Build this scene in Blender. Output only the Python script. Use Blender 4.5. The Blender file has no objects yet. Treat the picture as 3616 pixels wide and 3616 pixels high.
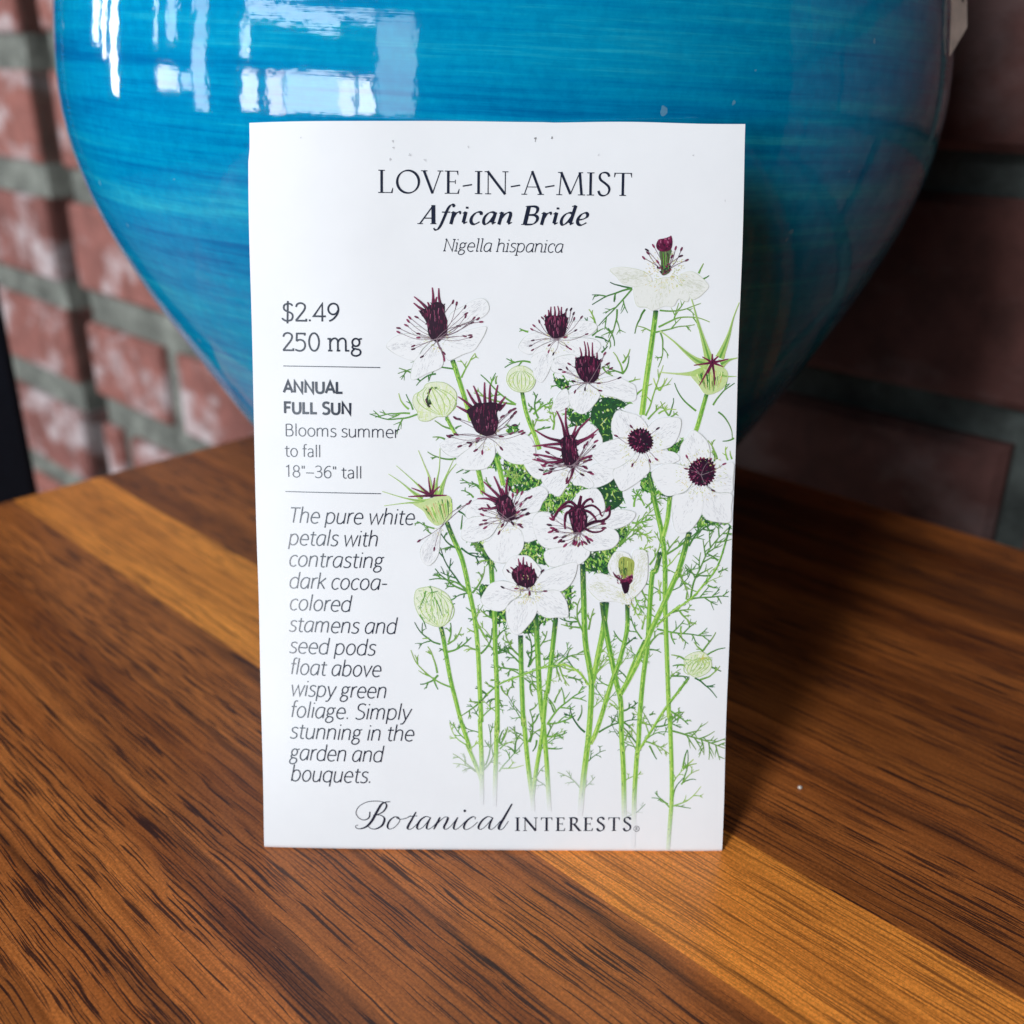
import bpy, bmesh, math, random
import numpy as np
from mathutils import Vector, Matrix
from mathutils.geometry import tessellate_polygon

random.seed(11)
SC = bpy.context.scene
COL = SC.collection

# ------------------------------------------------------------------ camera, light, exposure
PITCH, ROLL, CAM_H = math.radians(23.576), math.radians(0.429), 0.1304
cam_data = bpy.data.cameras.new('camera')
cam = bpy.data.objects.new('camera', cam_data)
COL.objects.link(cam)
cam.location = (0, 0, CAM_H)
cam.rotation_euler = (Matrix.Rotation(math.pi / 2 - PITCH, 3, 'X') @ Matrix.Rotation(ROLL, 3, 'Z')).to_euler()
cam_data.sensor_width = 36
cam_data.lens = 36.0
cam_data.clip_start = 0.01
cam_data.clip_end = 50
cam_data.dof.use_dof = True
cam_data.dof.focus_distance = 0.170
cam_data.dof.aperture_fstop = 15.5
SC.camera = cam

SC.view_settings.view_transform = 'Standard'
SC.view_settings.look = 'None'
SC.view_settings.exposure = 0.0
SC.view_settings.gamma = 1.0
SC.cycles.use_denoising = True
SC.cycles.max_bounces = 8

world = bpy.data.worlds.new('World')
SC.world = world
world.use_nodes = True
bg = world.node_tree.nodes['Background']
bg.inputs[0].default_value = (0.55, 0.62, 1.0, 1)
bg.inputs[1].default_value = 0.004

AIM = Vector((-0.02, 0.19, 0.13))
WIN_DIST = 2.3


def window_or_added_light(az0, az1, el0, el1, radiance, color=(0.90, 0.96, 1.0)):
    """A lamp for one pane of the daylit shop windows to the front left, or the one added above them."""
    az, el = math.radians((az0 + az1) / 2), math.radians((el0 + el1) / 2)
    d = Vector((-math.sin(az) * math.cos(el), -math.cos(az) * math.cos(el), math.sin(el)))
    la = bpy.data.lights.new('window_or_added_light', 'AREA')
    la.shape = 'RECTANGLE'
    la.size = 2 * WIN_DIST * math.tan(math.radians((az1 - az0) / 2)) * math.cos(el)
    la.size_y = 2 * WIN_DIST * math.tan(math.radians((el1 - el0) / 2))
    la.energy = 1.4 * radiance * math.pi * la.size * la.size_y
    la.color = color
    o = bpy.data.objects.new('window_or_added_light', la)
    COL.objects.link(o)
    o.location = AIM + d * WIN_DIST
    o.rotation_euler = d.to_track_quat('Z', 'Y').to_euler()
    return o


SKY = (0.80, 0.92, 1.0)
WHT = (1.0, 0.97, 0.95)
PNK = (1.0, 0.88, 0.86)
for a in [
    # wide front-left window: hazy right pane, sill-level strip with mullions, lintel strip, left jamb strip
    (20.0, 28.8, -5.2, 16.6, 3.4, SKY),
    (29.6, 33.4, -5.0, 5.6, 13, WHT), (34.2, 38.0, -5.0, 5.6, 12, WHT), (38.0, 51.5, -4.6, 6.2, 9.5, SKY),
    (52.0, 56.2, -5.0, 5.8, 11, PNK), (58.5, 63.0, -4.0, 5.8, 11, WHT),
    (29.5, 38.0, 15.6, 16.9, 7, SKY), (38.0, 62.0, 14.2, 16.6, 8, SKY), (60.8, 63.0, 8.0, 13.4, 9, SKY),
    # unseen upper lamp added above that window to light the table, the main source
    (31.0, 43.0, 25.0, 45.0, 27, (0.93, 0.97, 1.0)),
    # second window, further left
    (73.0, 77.0, -4.0, 9.0, 6, SKY), (73.0, 77.0, 9.0, 26.0, 4.5, SKY), (77.6, 80.6, 1.0, 4.6, 6, SKY), (81.6, 88.6, 0.2, 5.0, 8, WHT),
    (82.4, 85.6, 8.6, 26.0, 5, SKY), (88.4, 89.6, 8.0, 26.0, 7, SKY),
    # third window, beside the pot
    (103.6, 106.4, -1.0, 9.0, 12, WHT), (97.5, 106.4, 14.0, 50.0, 2.2, WHT), (103.6, 106.4, 9.0, 14.0, 10, WHT), (108.4, 110.4, 4.4, 26.0, 9, WHT), (111.5, 115.0, 5.6, 26.0, 8, SKY),
]:
    window_or_added_light(*a)


# ------------------------------------------------------------------ helpers
def link(name, me, mat=None, parent=None):
    o = bpy.data.objects.new(name, me)
    COL.objects.link(o)
    if mat is not None:
        for m in (mat if isinstance(mat, (list, tuple)) else [mat]):
            me.materials.append(m)
    if parent is not None:
        o.parent = parent
    return o


def tag(o, label=None, cat=None, group=None, kind=None):
    for k, v in (('label', label), ('category', cat), ('group', group), ('kind', kind)):
        if v:
            o[k] = v
    return o


def empty(name, loc, label, cat, group=None):
    o = bpy.data.objects.new(name, None)
    COL.objects.link(o)
    o.location = loc
    o.empty_display_size = 0.02
    return tag(o, label, cat, group)


def mesh_obj(name, bm, mat, parent=None, smooth=False):
    me = bpy.data.meshes.new(name)
    bm.normal_update()
    bm.to_mesh(me)
    bm.free()
    if smooth:
        for p in me.polygons:
            p.use_smooth = True
    return link(name, me, mat, parent)


class NT:
    """tiny node-tree builder"""
    def __init__(self, name):
        self.m = bpy.data.materials.new(name)
        self.m.use_nodes = True
        self.t = self.m.node_tree
        self.b = self.t.nodes['Principled BSDF']

    def n(self, kind, **kw):
        nd = self.t.nodes.new(kind)
        for k, v in kw.items():
            if k.startswith('i_'):
                key = k[2:]
                nd.inputs[int(key) if key.isdigit() else key.replace('_', ' ')].default_value = v
            else:
                setattr(nd, k, v)
        return nd

    def l(self, a, b):
        self.t.links.new(a, b)

    def setb(self, **kw):
        for k, v in kw.items():
            self.b.inputs[k.replace('_', ' ')].default_value = v

    def coords(self, scale=(1, 1, 1), kind='Object'):
        tc = self.n('ShaderNodeTexCoord')
        mp = self.n('ShaderNodeMapping')
        mp.inputs['Scale'].default_value = scale
        self.l(tc.outputs[kind], mp.inputs['Vector'])
        return mp.outputs['Vector']

    def noise(self, vec, scale=1.0, detail=3, rough=0.5):
        nd = self.n('ShaderNodeTexNoise')
        nd.inputs['Scale'].default_value = scale
        nd.inputs['Detail'].default_value = detail
        nd.inputs['Roughness'].default_value = rough
        self.l(vec, nd.inputs['Vector'])
        return nd.outputs['Fac']

    def ramp(self, fac, stops, interp='LINEAR'):
        nd = self.n('ShaderNodeValToRGB')
        cr = nd.color_ramp
        cr.interpolation = interp
        while len(cr.elements) < len(stops):
            cr.elements.new(0.5)
        for e, (p, c) in zip(cr.elements, stops):
            e.position = p
            e.color = (*c, 1) if len(c) == 3 else c
        self.l(fac, nd.inputs['Fac'])
        return nd.outputs['Color']

    def mix(self, fac, a, b, blend='MIX'):
        nd = self.n('ShaderNodeMix', data_type='RGBA', blend_type=blend)
        for v, i in ((fac, 0), (a, 6), (b, 7)):
            if isinstance(v, (int, float)):
                nd.inputs[i].default_value = v
            elif isinstance(v, tuple):
                nd.inputs[i].default_value = (*v, 1)
            else:
                self.l(v, nd.inputs[i])
        return nd.outputs[2]

    def math(self, op, a, b=0.0, c=None, clamp=False):
        nd = self.n('ShaderNodeMath', operation=op, use_clamp=clamp)
        for i, v in enumerate((a, b) if c is None else (a, b, c)):
            if isinstance(v, (int, float)):
                nd.inputs[i].default_value = v
            else:
                self.l(v, nd.inputs[i])
        return nd.outputs[0]

    def bump(self, h, strength=0.3, dist=0.001):
        nd = self.n('ShaderNodeBump')
        nd.inputs['Strength'].default_value = strength
        nd.inputs['Distance'].default_value = dist
        self.l(h, nd.inputs['Height'])
        self.l(nd.outputs['Normal'], self.b.inputs['Normal'])


# ------------------------------------------------------------------ materials
def mat_wood():
    t = NT('walnut_laminate')
    v3 = t.coords()
    sep = t.n('ShaderNodeSeparateXYZ')
    t.l(v3, sep.inputs[0])
    u, v = sep.outputs[0], sep.outputs[1]
    # the grain wanders slowly along the board
    wander = t.noise(t.coords((5, 9, 1)), 1.0, 2, 0.4)
    vw = t.math('ADD', v, t.math('MULTIPLY', t.math('SUBTRACT', wander, 0.5), 0.004))
    ripple = t.noise(t.coords((70, 140, 1)), 1.0, 2, 0.5)
    vw = t.math('ADD', vw, t.math('MULTIPLY', t.math('SUBTRACT', ripple, 0.5), 0.0010))
    cmb = t.n('ShaderNodeCombineXYZ')
    t.l(u, cmb.inputs[0]); t.l(vw, cmb.inputs[1])
    g = cmb.outputs[0]

    def stretched(su, sv, detail, rough, off=0.0):
        mp = t.n('ShaderNodeMapping')
        mp.inputs['Scale'].default_value = (su, sv, 1)
        mp.inputs['Location'].default_value = (off, off * 1.7, off)
        t.l(g, mp.inputs['Vector'])
        return t.noise(mp.outputs[0], 1.0, detail, rough)
    # boards: tone by position across the grain; rear-right ones darkened to paint in shade
    vr = t.math('DIVIDE', v, 0.5)
    boards = t.ramp(vr, [
        (0.0, (0.56,) * 3), (0.060, (0.72,) * 3), (0.130, (0.60,) * 3), (0.214, (1.0,) * 3), (0.272, (0.48,) * 3), (0.296, (0.56,) * 3),
        (0.345, (0.40,) * 3), (0.42, (0.47,) * 3), (0.50, (0.34,) * 3), (0.57, (0.50,) * 3)], 'CONSTANT')
    pale = t.math('GREATER_THAN', boards, 0.9)
    base = t.mix(boards, (0.0, 0.0, 0.0), t.mix(pale, (0.78, 0.252, 0.062), (0.94, 0.330, 0.056)))
    # long tone changes inside each board
    st = t.ramp(stretched(1.1, 70, 4, 0.6), [(0.36, (0.60, 0.52, 0.50)), (0.48, (0.88, 0.84, 0.82)), (0.64, (1.12, 1.10, 1.02))])
    base = t.mix(t.math('SUBTRACT', 0.95, t.math('MULTIPLY', pale, 0.55)), base, st, 'MULTIPLY')
    # thin dark growth lines running the length of the board
    ln = stretched(0.9, 46, 2, 0.5, 8.4)
    band = t.math('ABSOLUTE', t.math('SUBTRACT', ln, 0.5))
    lines = t.ramp(band, [(0.0, (1,) * 3), (0.022, (0,) * 3)])
    base = t.mix(t.math('MULTIPLY', lines, 0.62), base, (0.045, 0.018, 0.012))
    # fibre
    fib = t.ramp(stretched(16, 1300, 3, 0.65, 3.3), [(0.34, (0.66, 0.62, 0.60)), (0.60, (1.08, 1.06, 1.02))])
    base = t.mix(0.9, base, fib, 'MULTIPLY')
    # faint cross figure
    fig = t.ramp(stretched(46, 110, 3, 0.6, 7.1), [(0.36, (0.82, 0.79, 0.79)), (0.58, (1.04, 1.03, 1.0))])
    base = t.mix(0.6, base, fig, 'MULTIPLY')
    # short dark pores, in clusters, in two sizes
    clus = t.ramp(stretched(14, 120, 2, 0.5, 5.7), [(0.38, (0.15,) * 3), (0.52, (1,) * 3)])
    pore = t.math('MULTIPLY', t.ramp(stretched(75, 2700, 1.0, 0.5, 1.9), [(0.56, (0,) * 3), (0.60, (1,) * 3)]), clus)
    pore2 = t.ramp(stretched(42, 1700, 1.0, 0.5, 11.0), [(0.60, (0,) * 3), (0.63, (1,) * 3)])
    pall = t.math('MAXIMUM', pore, pore2)
    pall = t.math('MULTIPLY', pall, t.math('SUBTRACT', 1.0, t.math('MULTIPLY', pale, 0.35)))
    base = t.mix(t.math('MULTIPLY', pall, 0.88), base, (0.022, 0.009, 0.010))
    grain = t.ramp(t.noise(t.coords(), 1900, 2, 0.8), [(0.34, (0.70, 0.68, 0.66)), (0.50, (1.0, 1.0, 1.0)), (0.68, (1.42, 1.36, 1.28))])
    base = t.mix(0.8, base, grain, 'MULTIPLY')
    # dust and tiny bright flecks
    speck = t.ramp(t.noise(t.coords(), 1100, 2, 0.6), [(0.76, (0,) * 3), (0.80, (0.4,) * 3)])
    base = t.mix(speck, base, (0.6, 0.42, 0.25))
    t.l(base, t.b.inputs['Base Color'])
    t.setb(Roughness=0.30)
    t.b.inputs['Specular IOR Level'].default_value = 0.36
    h = t.math('SUBTRACT', t.math('MULTIPLY', t.noise(t.coords(), 1500, 2, 0.5), 0.5), t.math('MULTIPLY', pall, 0.5))
    t.bump(h, 0.12, 0.0003)
    return t.m


def mat_glaze():
    t = NT('blue_glaze')
    tc = t.n('ShaderNodeTexCoord')
    sep = t.n('ShaderNodeSeparateXYZ')
    t.l(tc.outputs['Object'], sep.inputs[0])
    x, y, z = sep.outputs
    ang = t.math('ARCTAN2', x, t.math('MULTIPLY', y, -1.0))
    # brush rings: nearly level, drifting a little as they go round
    tilt = t.math('ADD', z, t.math('MULTIPLY', ang, 0.004))
    cmb = t.n('ShaderNodeCombineXYZ')
    t.l(t.math('MULTIPLY', ang, 0.10), cmb.inputs[0]); t.l(tilt, cmb.inputs[1])

    def ring(sa, sz, detail, rough, off):
        mp = t.n('ShaderNodeMapping')
        mp.inputs['Scale'].default_value = (sa, sz, 1)
        mp.inputs['Location'].default_value = (off, off, off)
        t.l(cmb.outputs[0], mp.inputs['Vector'])
        return t.noise(mp.outputs[0], 1.0, detail, rough)
    a = ring(8, 150, 6, 0.66, 0.3)
    b = ring(22, 620, 4, 0.65, 4.1)
    m = t.math('ADD', t.math('MULTIPLY', a, 0.62), t.math('MULTIPLY', b, 0.38))
    c = t.ramp(m, [(0.36, (0.000, 0.150, 0.38)), (0.46, (0.0, 0.235, 0.48)), (0.54, (0.001, 0.290, 0.52)), (0.66, (0.022, 0.42, 0.58))])
    mott = t.ramp(t.noise(t.coords(), 420, 3, 0.7), [(0.35, (0.80, 0.86, 0.90)), (0.65, (1.08, 1.06, 1.04))])
    c = t.mix(0.8, c, mott, 'MULTIPLY')
    pit = t.ramp(t.noise(t.coords(), 240, 2, 0.5), [(0.735, (0,) * 3), (0.75, (1,) * 3)])
    c = t.mix(t.math('MULTIPLY', pit, 0.35), c, (0.35, 0.55, 0.62))
    t.l(c, t.b.inputs['Base Color'])
    t.setb(Roughness=0.045)
    t.b.inputs['Specular IOR Level'].default_value = 0.50
    h = t.math('ADD', t.math('MULTIPLY', t.noise(t.coords(), 330, 2, 0.5), 0.6), t.math('MULTIPLY', b, 0.25))
    t.bump(h, 0.09, 0.0005)
    return t.m


def mat_brick(name, white=0.5, lo=(0.145, 0.052, 0.044), hi=(0.25, 0.090, 0.070)):
    t = NT(name)
    at = t.n('ShaderNodeAttribute', attribute_name='tone')
    c = t.mix(at.outputs['Fac'], lo, hi)
    n1 = t.ramp(t.noise(t.coords(), 55, 5, 0.65), [(0.35, (0.62,) * 3), (0.62, (1.12,) * 3)])
    c = t.mix(0.85, c, n1, 'MULTIPLY')
    wh = t.ramp(t.noise(t.coords((1, 1, 1.6)), 13, 5, 0.62), [(0.50, (0,) * 3), (0.62, (1,) * 3)])
    c = t.mix(t.math('MULTIPLY', wh, white), c, (0.60, 0.54, 0.56))
    t.l(c, t.b.inputs['Base Color'])
    t.setb(Roughness=0.9)
    t.bump(t.noise(t.coords(), 160, 5, 0.7), 0.5, 0.002)
    return t.m


def mat_mortar(name, col):
    t = NT(name)
    n = t.noise(t.coords(), 32, 6, 0.75)
    c = t.ramp(n, [(0.33, tuple(k * 0.45 for k in col)), (0.52, col), (0.68, tuple(min(1, k * 1.7) for k in col))])
    t.l(c, t.b.inputs['Base Color'])
    t.setb(Roughness=0.95)
    t.bump(t.noise(t.coords(), 220, 4, 0.7), 0.6, 0.003)
    return t.m


def mat_plain(name, col, rough=0.5, spec=0.5, var=0.15, scale=200):
    t = NT(name)
    n = t.ramp(t.noise(t.coords(), scale, 4, 0.6), [(0.3, tuple(k * (1 - var) for k in col)), (0.7, tuple(min(1, k * (1 + var)) for k in col))])
    t.l(n, t.b.inputs['Base Color'])
    t.setb(Roughness=rough)
    t.b.inputs['Specular IOR Level'].default_value = spec
    return t.m


def mat_paper():
    t = NT('coated_paper')
    n = t.ramp(t.noise(t.coords(), 60, 4, 0.6), [(0.3, (0.80, 0.815, 0.845)), (0.7, (0.835, 0.85, 0.88))])
    # a few scuffs near the top seal
    sc = t.ramp(t.noise(t.coords((1, 0.7, 1)), 190, 3, 0.6), [(0.735, (0,) * 3), (0.78, (0.35,) * 3)])
    n = t.mix(sc, n, (0.50, 0.52, 0.56))
    t.l(n, t.b.inputs['Base Color'])
    t.setb(Roughness=0.5)
    t.b.inputs['Specular IOR Level'].default_value = 0.20
    t.bump(t.noise(t.coords(), 260, 3, 0.6), 0.05, 0.0004)
    return t.m


def mat_ink(name, rough, pencil, spec=0.5):
    """printed colour, taken from the colour stored with the print itself"""
    t = NT(name)
    at = t.n('ShaderNodeAttribute', attribute_name='ink')
    c = at.outputs['Color']
    if pencil:
        g = t.noise(t.coords(), 2600, 2, 0.7)
        bw = t.n('ShaderNodeRGBToBW')
        t.l(c, bw.inputs[0])
        amt = t.math('MULTIPLY', t.math('SUBTRACT', 1.0, t.math('MULTIPLY', bw.outputs[0], 1.12), clamp=True), pencil)
        c = t.mix(amt, c, t.ramp(g, [(0.36, (0.62,) * 3), (0.62, (1.18,) * 3)]), 'MULTIPLY')
    t.l(c, t.b.inputs['Base Color'])
    t.setb(Roughness=rough)
    t.b.inputs['Specular IOR Level'].default_value = spec
    return t.m


M_WOOD = mat_wood()
M_GLAZE = mat_glaze()
M_CLAY = mat_plain('bare_clay', (0.36, 0.17, 0.10), 0.9)
M_PAPER = mat_paper()
M_INK = mat_ink('text_ink', 0.20, 0.0, 0.7)
M_ART = mat_ink('illustration_ink', 0.42, 0.55, 0.3)
M_BLACK = mat_plain('black_metal', (0.010, 0.013, 0.022), 0.45)
M_STICKER = mat_plain('sticker_paper', (0.84, 0.73, 0.65), 0.6)
M_BACK = mat_plain('printed_back', (0.30, 0.36, 0.33), 0.5, 0.3)
M_PEN = mat_plain('pen_ink', (0.03, 0.02, 0.03), 0.5)
M_CRUMB = mat_plain('crumb', (0.7, 0.66, 0.6), 0.7)

# ------------------------------------------------------------------ table, walls, post
G = Vector((-0.72, 0.694, 0)).normalized()      # along the grain, back-left
N = Vector((0.694, 0.72, 0)).normalized()       # across the grain, back-right


def gn(s, w, z=0.0):
    return G * s + N * w + Vector((0, 0, z))


def build_table():
    bm = bmesh.new()
    bmesh.ops.create_cube(bm, size=1.0)
    s0, s1, w0, w1, zt = -0.55, 0.33, -0.45, 0.303, 0.024
    # G x N points down, so mirror x: local x = -G
    for v in bm.verts:
        v.co = Vector((-(s0 + s1) / 2 + v.co.x * (s1 - s0), (w0 + w1) / 2 + v.co.y * (w1 - w0), -zt / 2 + v.co.z * zt))
    bmesh.ops.bevel(bm, geom=list(bm.edges), offset=0.0018, segments=3, profile=0.5, affect='EDGES')
    o = mesh_obj('table', bm, M_WOOD)
    o.matrix_world = Matrix(((-G.x, N.x, 0, 0), (-G.y, N.y, 0, 0), (0, 0, 1, 0), (0, 0, 0, 1)))
    tag(o, 'wooden table top with dark striped walnut grain under the packet and pot', 'table')
    return o


def build_wall(name, label, s0, s1, courses, blen, mortar_h, brick_mat, mortar_mat, recess=0.007, gaps=(), splits=None, seed=1):
    """brick wall in the vertical plane at distance W from the camera; courses = list of mortar-joint centre heights"""
    rnd = random.Random(seed)
    W = 0.350
    verts, faces, mats, tones = [], [], [], []

    def box(a0, a1, z0, z1, d0, d1, mi, tone, bev=0.0):
        i = len(verts)
        for (a, z, d) in ((a0, z0, d0), (a1, z0, d0), (a1, z1, d0), (a0, z1, d0)):
            j = bev
            aa = a + (j if a == a0 else -j)
            zz = z + (j if z == z0 else -j)
            verts.append(gn(aa, W + d, zz))
        for (a, z) in ((a0, z0), (a1, z0), (a1, z1), (a0, z1)):
            verts.append(gn(a, W + d0 + bev * 0.9 + 0.0001, z))
        for (a, z) in ((a0, z0), (a1, z0), (a1, z1), (a0, z1)):
            verts.append(gn(a, W + d1, z))
        f = [(0, 1, 2, 3), (8, 11, 10, 9)]
        for k in range(4):
            f.append((k, k + 4, (k + 1) % 4 + 4, (k + 1) % 4))
            f.append((k + 4, k + 8, (k + 1) % 4 + 8, (k + 1) % 4 + 4))
        for q in f:
            faces.append([i + k for k in q]); mats.append(mi); tones.append(tone)
    zs = sorted(courses)
    for r in range(len(zs) - 1):
        z0, z1 = zs[r] + mortar_h / 2, zs[r + 1] - mortar_h / 2
        cuts = [s0]
        if splits and r in splits:
            cuts += splits[r]
        else:
            p = s0 + blen * (0.5 if r % 2 else 1.0)
            while p < s1 - 0.02:
                cuts.append(p); p += blen
        cuts.append(s1)
        for c0, c1 in zip(cuts, cuts[1:]):
            a0, a1 = c0 + mortar_h * 0.42, c1 - mortar_h * 0.42
            segs = [(a0, a1)]
            for g0, g1 in gaps:
                out = []
                for b0, b1 in segs:
                    if g1 <= b0 or g0 >= b1:
                        out.append((b0, b1))
                    else:
                        if g0 - b0 > 0.006: out.append((b0, g0))
                        if b1 - g1 > 0.006: out.append((g1, b1))
                segs = out
            for b0, b1 in segs:
                d = rnd.uniform(-0.0015, 0.0015)
                box(b0, b1, z0 + rnd.uniform(-.001, .001), z1 + rnd.uniform(-.001, .001), d, 0.05, 0, rnd.random(), 0.003)
    # mortar bed behind the brick faces, in pieces either side of any open joint
    edges = [s0]
    for g0, g1 in sorted(gaps):
        edges += [g0, g1]
    edges.append(s1)
    for k in range(0, len(edges), 2):
        box(edges[k], edges[k + 1], zs[0], zs[-1], recess, 0.06, 1, 0.5)
    for g0, g1 in gaps:
        box(g0, g1, zs[0], zs[-1], 0.045, 0.062, 1, 0.5)
    me = bpy.data.meshes.new(name)
    me.from_pydata([tuple(v) for v in verts], [], faces)
    for p, mi in zip(me.polygons, mats):
        p.material_index = mi
    at = me.attributes.new('tone', 'FLOAT', 'FACE')
    at.data.foreach_set('value', tones)
    bm = bmesh.new(); bm.from_mesh(me)
    bmesh.ops.recalc_face_normals(bm, faces=bm.faces)
    bm.to_mesh(me); bm.free()
    o = link(name, me, [brick_mat, mortar_mat])
    return tag(o, label, 'wall')


def build_post():
    bm = bmesh.new()
    # square black post standing behind the left edge of the table
    cx, cy = -0.261, 0.452
    bmesh.ops.create_cube(bm, size=1.0)
    for v in bm.verts:
        v.co = Vector((v.co.x * 0.05, v.co.y * 0.05, v.co.z * 1.02))
    bmesh.ops.bevel(bm, geom=list(bm.edges), offset=0.004, segments=2, affect='EDGES')
    o = mesh_obj('metal_post', bm, M_BLACK)
    o.location = (cx, cy, -0.21)
    o.rotation_euler = (0, 0, math.radians(-44))
    tag(o, 'black upright metal post behind the left edge of the table', 'post')


def build_floor():
    bm = bmesh.new()
    bmesh.ops.create_grid(bm, x_segments=1, y_segments=1, size=3.0)
    o = mesh_obj('floor', bm, mat_plain('floor_concrete', (0.24, 0.20, 0.17), 0.6, 0.4, 0.3, 6))
    o.location = (0, 0, -0.72)
    tag(o, kind='structure')


build_floor()
build_table()
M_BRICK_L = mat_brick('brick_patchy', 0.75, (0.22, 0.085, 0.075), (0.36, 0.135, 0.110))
M_BRICK_R = mat_brick('brick_shaded', 0.10, (0.075, 0.029, 0.026), (0.135, 0.049, 0.041))  # right-hand wall: shade painted into the brick colour
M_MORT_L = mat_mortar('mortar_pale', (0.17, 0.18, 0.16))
M_MORT_R = mat_mortar('mortar_green_shaded', (0.050, 0.060, 0.057))  # greenish mortar, darkened to carry the same painted shade
build_wall('brick_wall', 'brick wall with thick pale mortar and a dark open joint left of the pot', 0.45, 1.9,
           [-0.137 - 0.093 * k for k in range(6, 0, -1)] + [-0.137, -0.049, 0.043, 0.137, 0.23, 0.32, 0.41, 0.50, 0.59], 0.36, 0.026,
           M_BRICK_L, M_MORT_L, splits={6: [0.69], 7: [0.55], 8: [0.74], 5: [0.78]}, gaps=[(0.818, 0.862)], seed=4)
build_wall('brick_wall', 'brick wall with narrow mortar, its colour darkened for the shade right of the pot', -0.3, 0.449,
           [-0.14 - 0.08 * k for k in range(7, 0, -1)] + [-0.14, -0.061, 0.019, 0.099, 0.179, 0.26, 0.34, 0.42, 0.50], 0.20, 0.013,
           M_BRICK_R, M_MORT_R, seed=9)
build_post()

# ------------------------------------------------------------------ pot
POT_C = Vector((-0.0026, 0.2932, 0))
PZ = np.arange(0, 0.281, 0.02)
PR = np.array([.0456, .0603, .0737, .0858, .0971, .1057, .1096, .1083, .1042, .0990, .0925, .0865, .082, .080, .080])


def pot_r(z):
    i = int(min(max(z / 0.02, 0), len(PZ) - 2)); u = z / 0.02 - i
    g = lambda k: PR[min(max(k, 0), len(PR) - 1)]
    p0, p1, p2, p3 = g(i - 1), g(i), g(i + 1), g(i + 2)
    return float(.5 * (2 * p1 + (p2 - p0) * u + (2 * p0 - 5 * p1 + 4 * p2 - p3) * u * u + (3 * p1 - p0 - 3 * p2 + p3) * u ** 3))


def build_pot():
    root = empty('flower_pot', POT_C, 'round glossy blue glazed pot with brushed rings behind the packet', 'flower pot')
    prof = [(0.0, 0.0), (0.040, 0.0), (0.0445, 0.0012)]
    z = 0.004
    while z < 0.272:
        prof.append((pot_r(z), z)); z += 0.004
    prof += [(0.081, 0.275), (0.084, 0.279), (0.090, 0.284), (0.0925, 0.289), (0.091, 0.2925), (0.087, 0.293), (0.080, 0.288), (0.074, 0.277)]
    for zz in (0.25, 0.22, 0.19, 0.16, 0.13, 0.10, 0.06, 0.03, 0.012):
        prof.append((pot_r(zz) - 0.007, zz))
    prof.append((0.0, 0.010))
    n = 160
    bm = bmesh.new()
    rings = []
    for r, z in prof:
        if r == 0:
            rings.append([bm.verts.new((0, 0, z))])
        else:
            rings.append([bm.verts.new((r * math.cos(2 * math.pi * k / n), r * math.sin(2 * math.pi * k / n), z)) for k in range(n)])
    for a, b in zip(rings, rings[1:]):
        for k in range(n):
            k2 = (k + 1) % n
            if len(a) == 1:
                bm.faces.new((a[0], b[k2], b[k]))
            elif len(b) == 1:
                bm.faces.new((a[k], a[k2], b[0]))
            else:
                bm.faces.new((a[k], a[k2], b[k2], b[k]))
    bmesh.ops.recalc_face_normals(bm, faces=bm.faces)
    mesh_obj('pot_body', bm, M_GLAZE, root, smooth=True)
    # price sticker on the right flank, its lower corner lifting off
    bm = bmesh.new()
    nu, nv = 12, 16
    a0, a1, z0, z1 = math.radians(STK[0]), math.radians(STK[1]), STK[2], STK[3]
    grid = []
    for j in range(nv + 1):
        row = []
        for i in range(nu + 1):
            fu, fv = i / nu, j / nv
            a = a0 + (a1 - a0) * fu
            cut = 0.0
            if fv < 0.12:       # rounded lower-left corner
                cut = (0.12 - fv) * 0.9
            a = max(a, a0 + (a1 - a0) * cut * 0.5)
            zz = z0 + (z1 - z0) * fv + 0.006 * fu * (1 - fv)
            lift = 0.00035 + 0.0026 * fu * (1 - 0.5 * fv)
            r = pot_r(zz) + lift
            row.append(bm.verts.new((r * math.cos(a), r * math.sin(a), zz)))
        grid.append(row)
    for j in range(nv):
        for i in range(nu):
            bm.faces.new((grid[j][i], grid[j][i + 1], grid[j + 1][i + 1], grid[j + 1][i]))
    bmesh.ops.solidify(bm, geom=bm.faces[:], thickness=0.00012)
    bmesh.ops.recalc_face_normals(bm, faces=bm.faces)
    st = mesh_obj('price_sticker', bm, M_STICKER, root, smooth=False)
    # hand-written mark
    bm = bmesh.new()
    sc = [(0.35, 0.48), (0.25, 0.40), (0.45, 0.36), (0.75, 0.33), (0.85, 0.26), (0.55, 0.20), (0.35, 0.235)]
    path = []
    for (p, q) in zip(sc, sc[1:]):
        for k in range(6):
            w = k / 6
            path.append((p[0] + (q[0] - p[0]) * w, p[1] + (q[1] - p[1]) * w))
    prev = None
    for (fu, fv) in path:
        a = a0 + (a1 - a0) * (0.5 + 0.35 * fu)
        zz = z0 + (z1 - z0) * fv + 0.006 * fu * (1 - fv)
        r = pot_r(zz) + 0.0006 + 0.0026 * (0.5 + 0.35 * fu) * (1 - 0.5 * fv)
        pr = []
        for dz in (-0.0005, 0.0005):
            pr.append(bm.verts.new((r * math.cos(a), r * math.sin(a), zz + dz)))
        if prev:
            bm.faces.new((prev[0], pr[0], pr[1], prev[1]))
        prev = pr
    mesh_obj('handwriting', bm, M_PEN, st)
    return root


STK = (-30.4, -27.4, 0.1325, 0.175)
build_pot()

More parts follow.
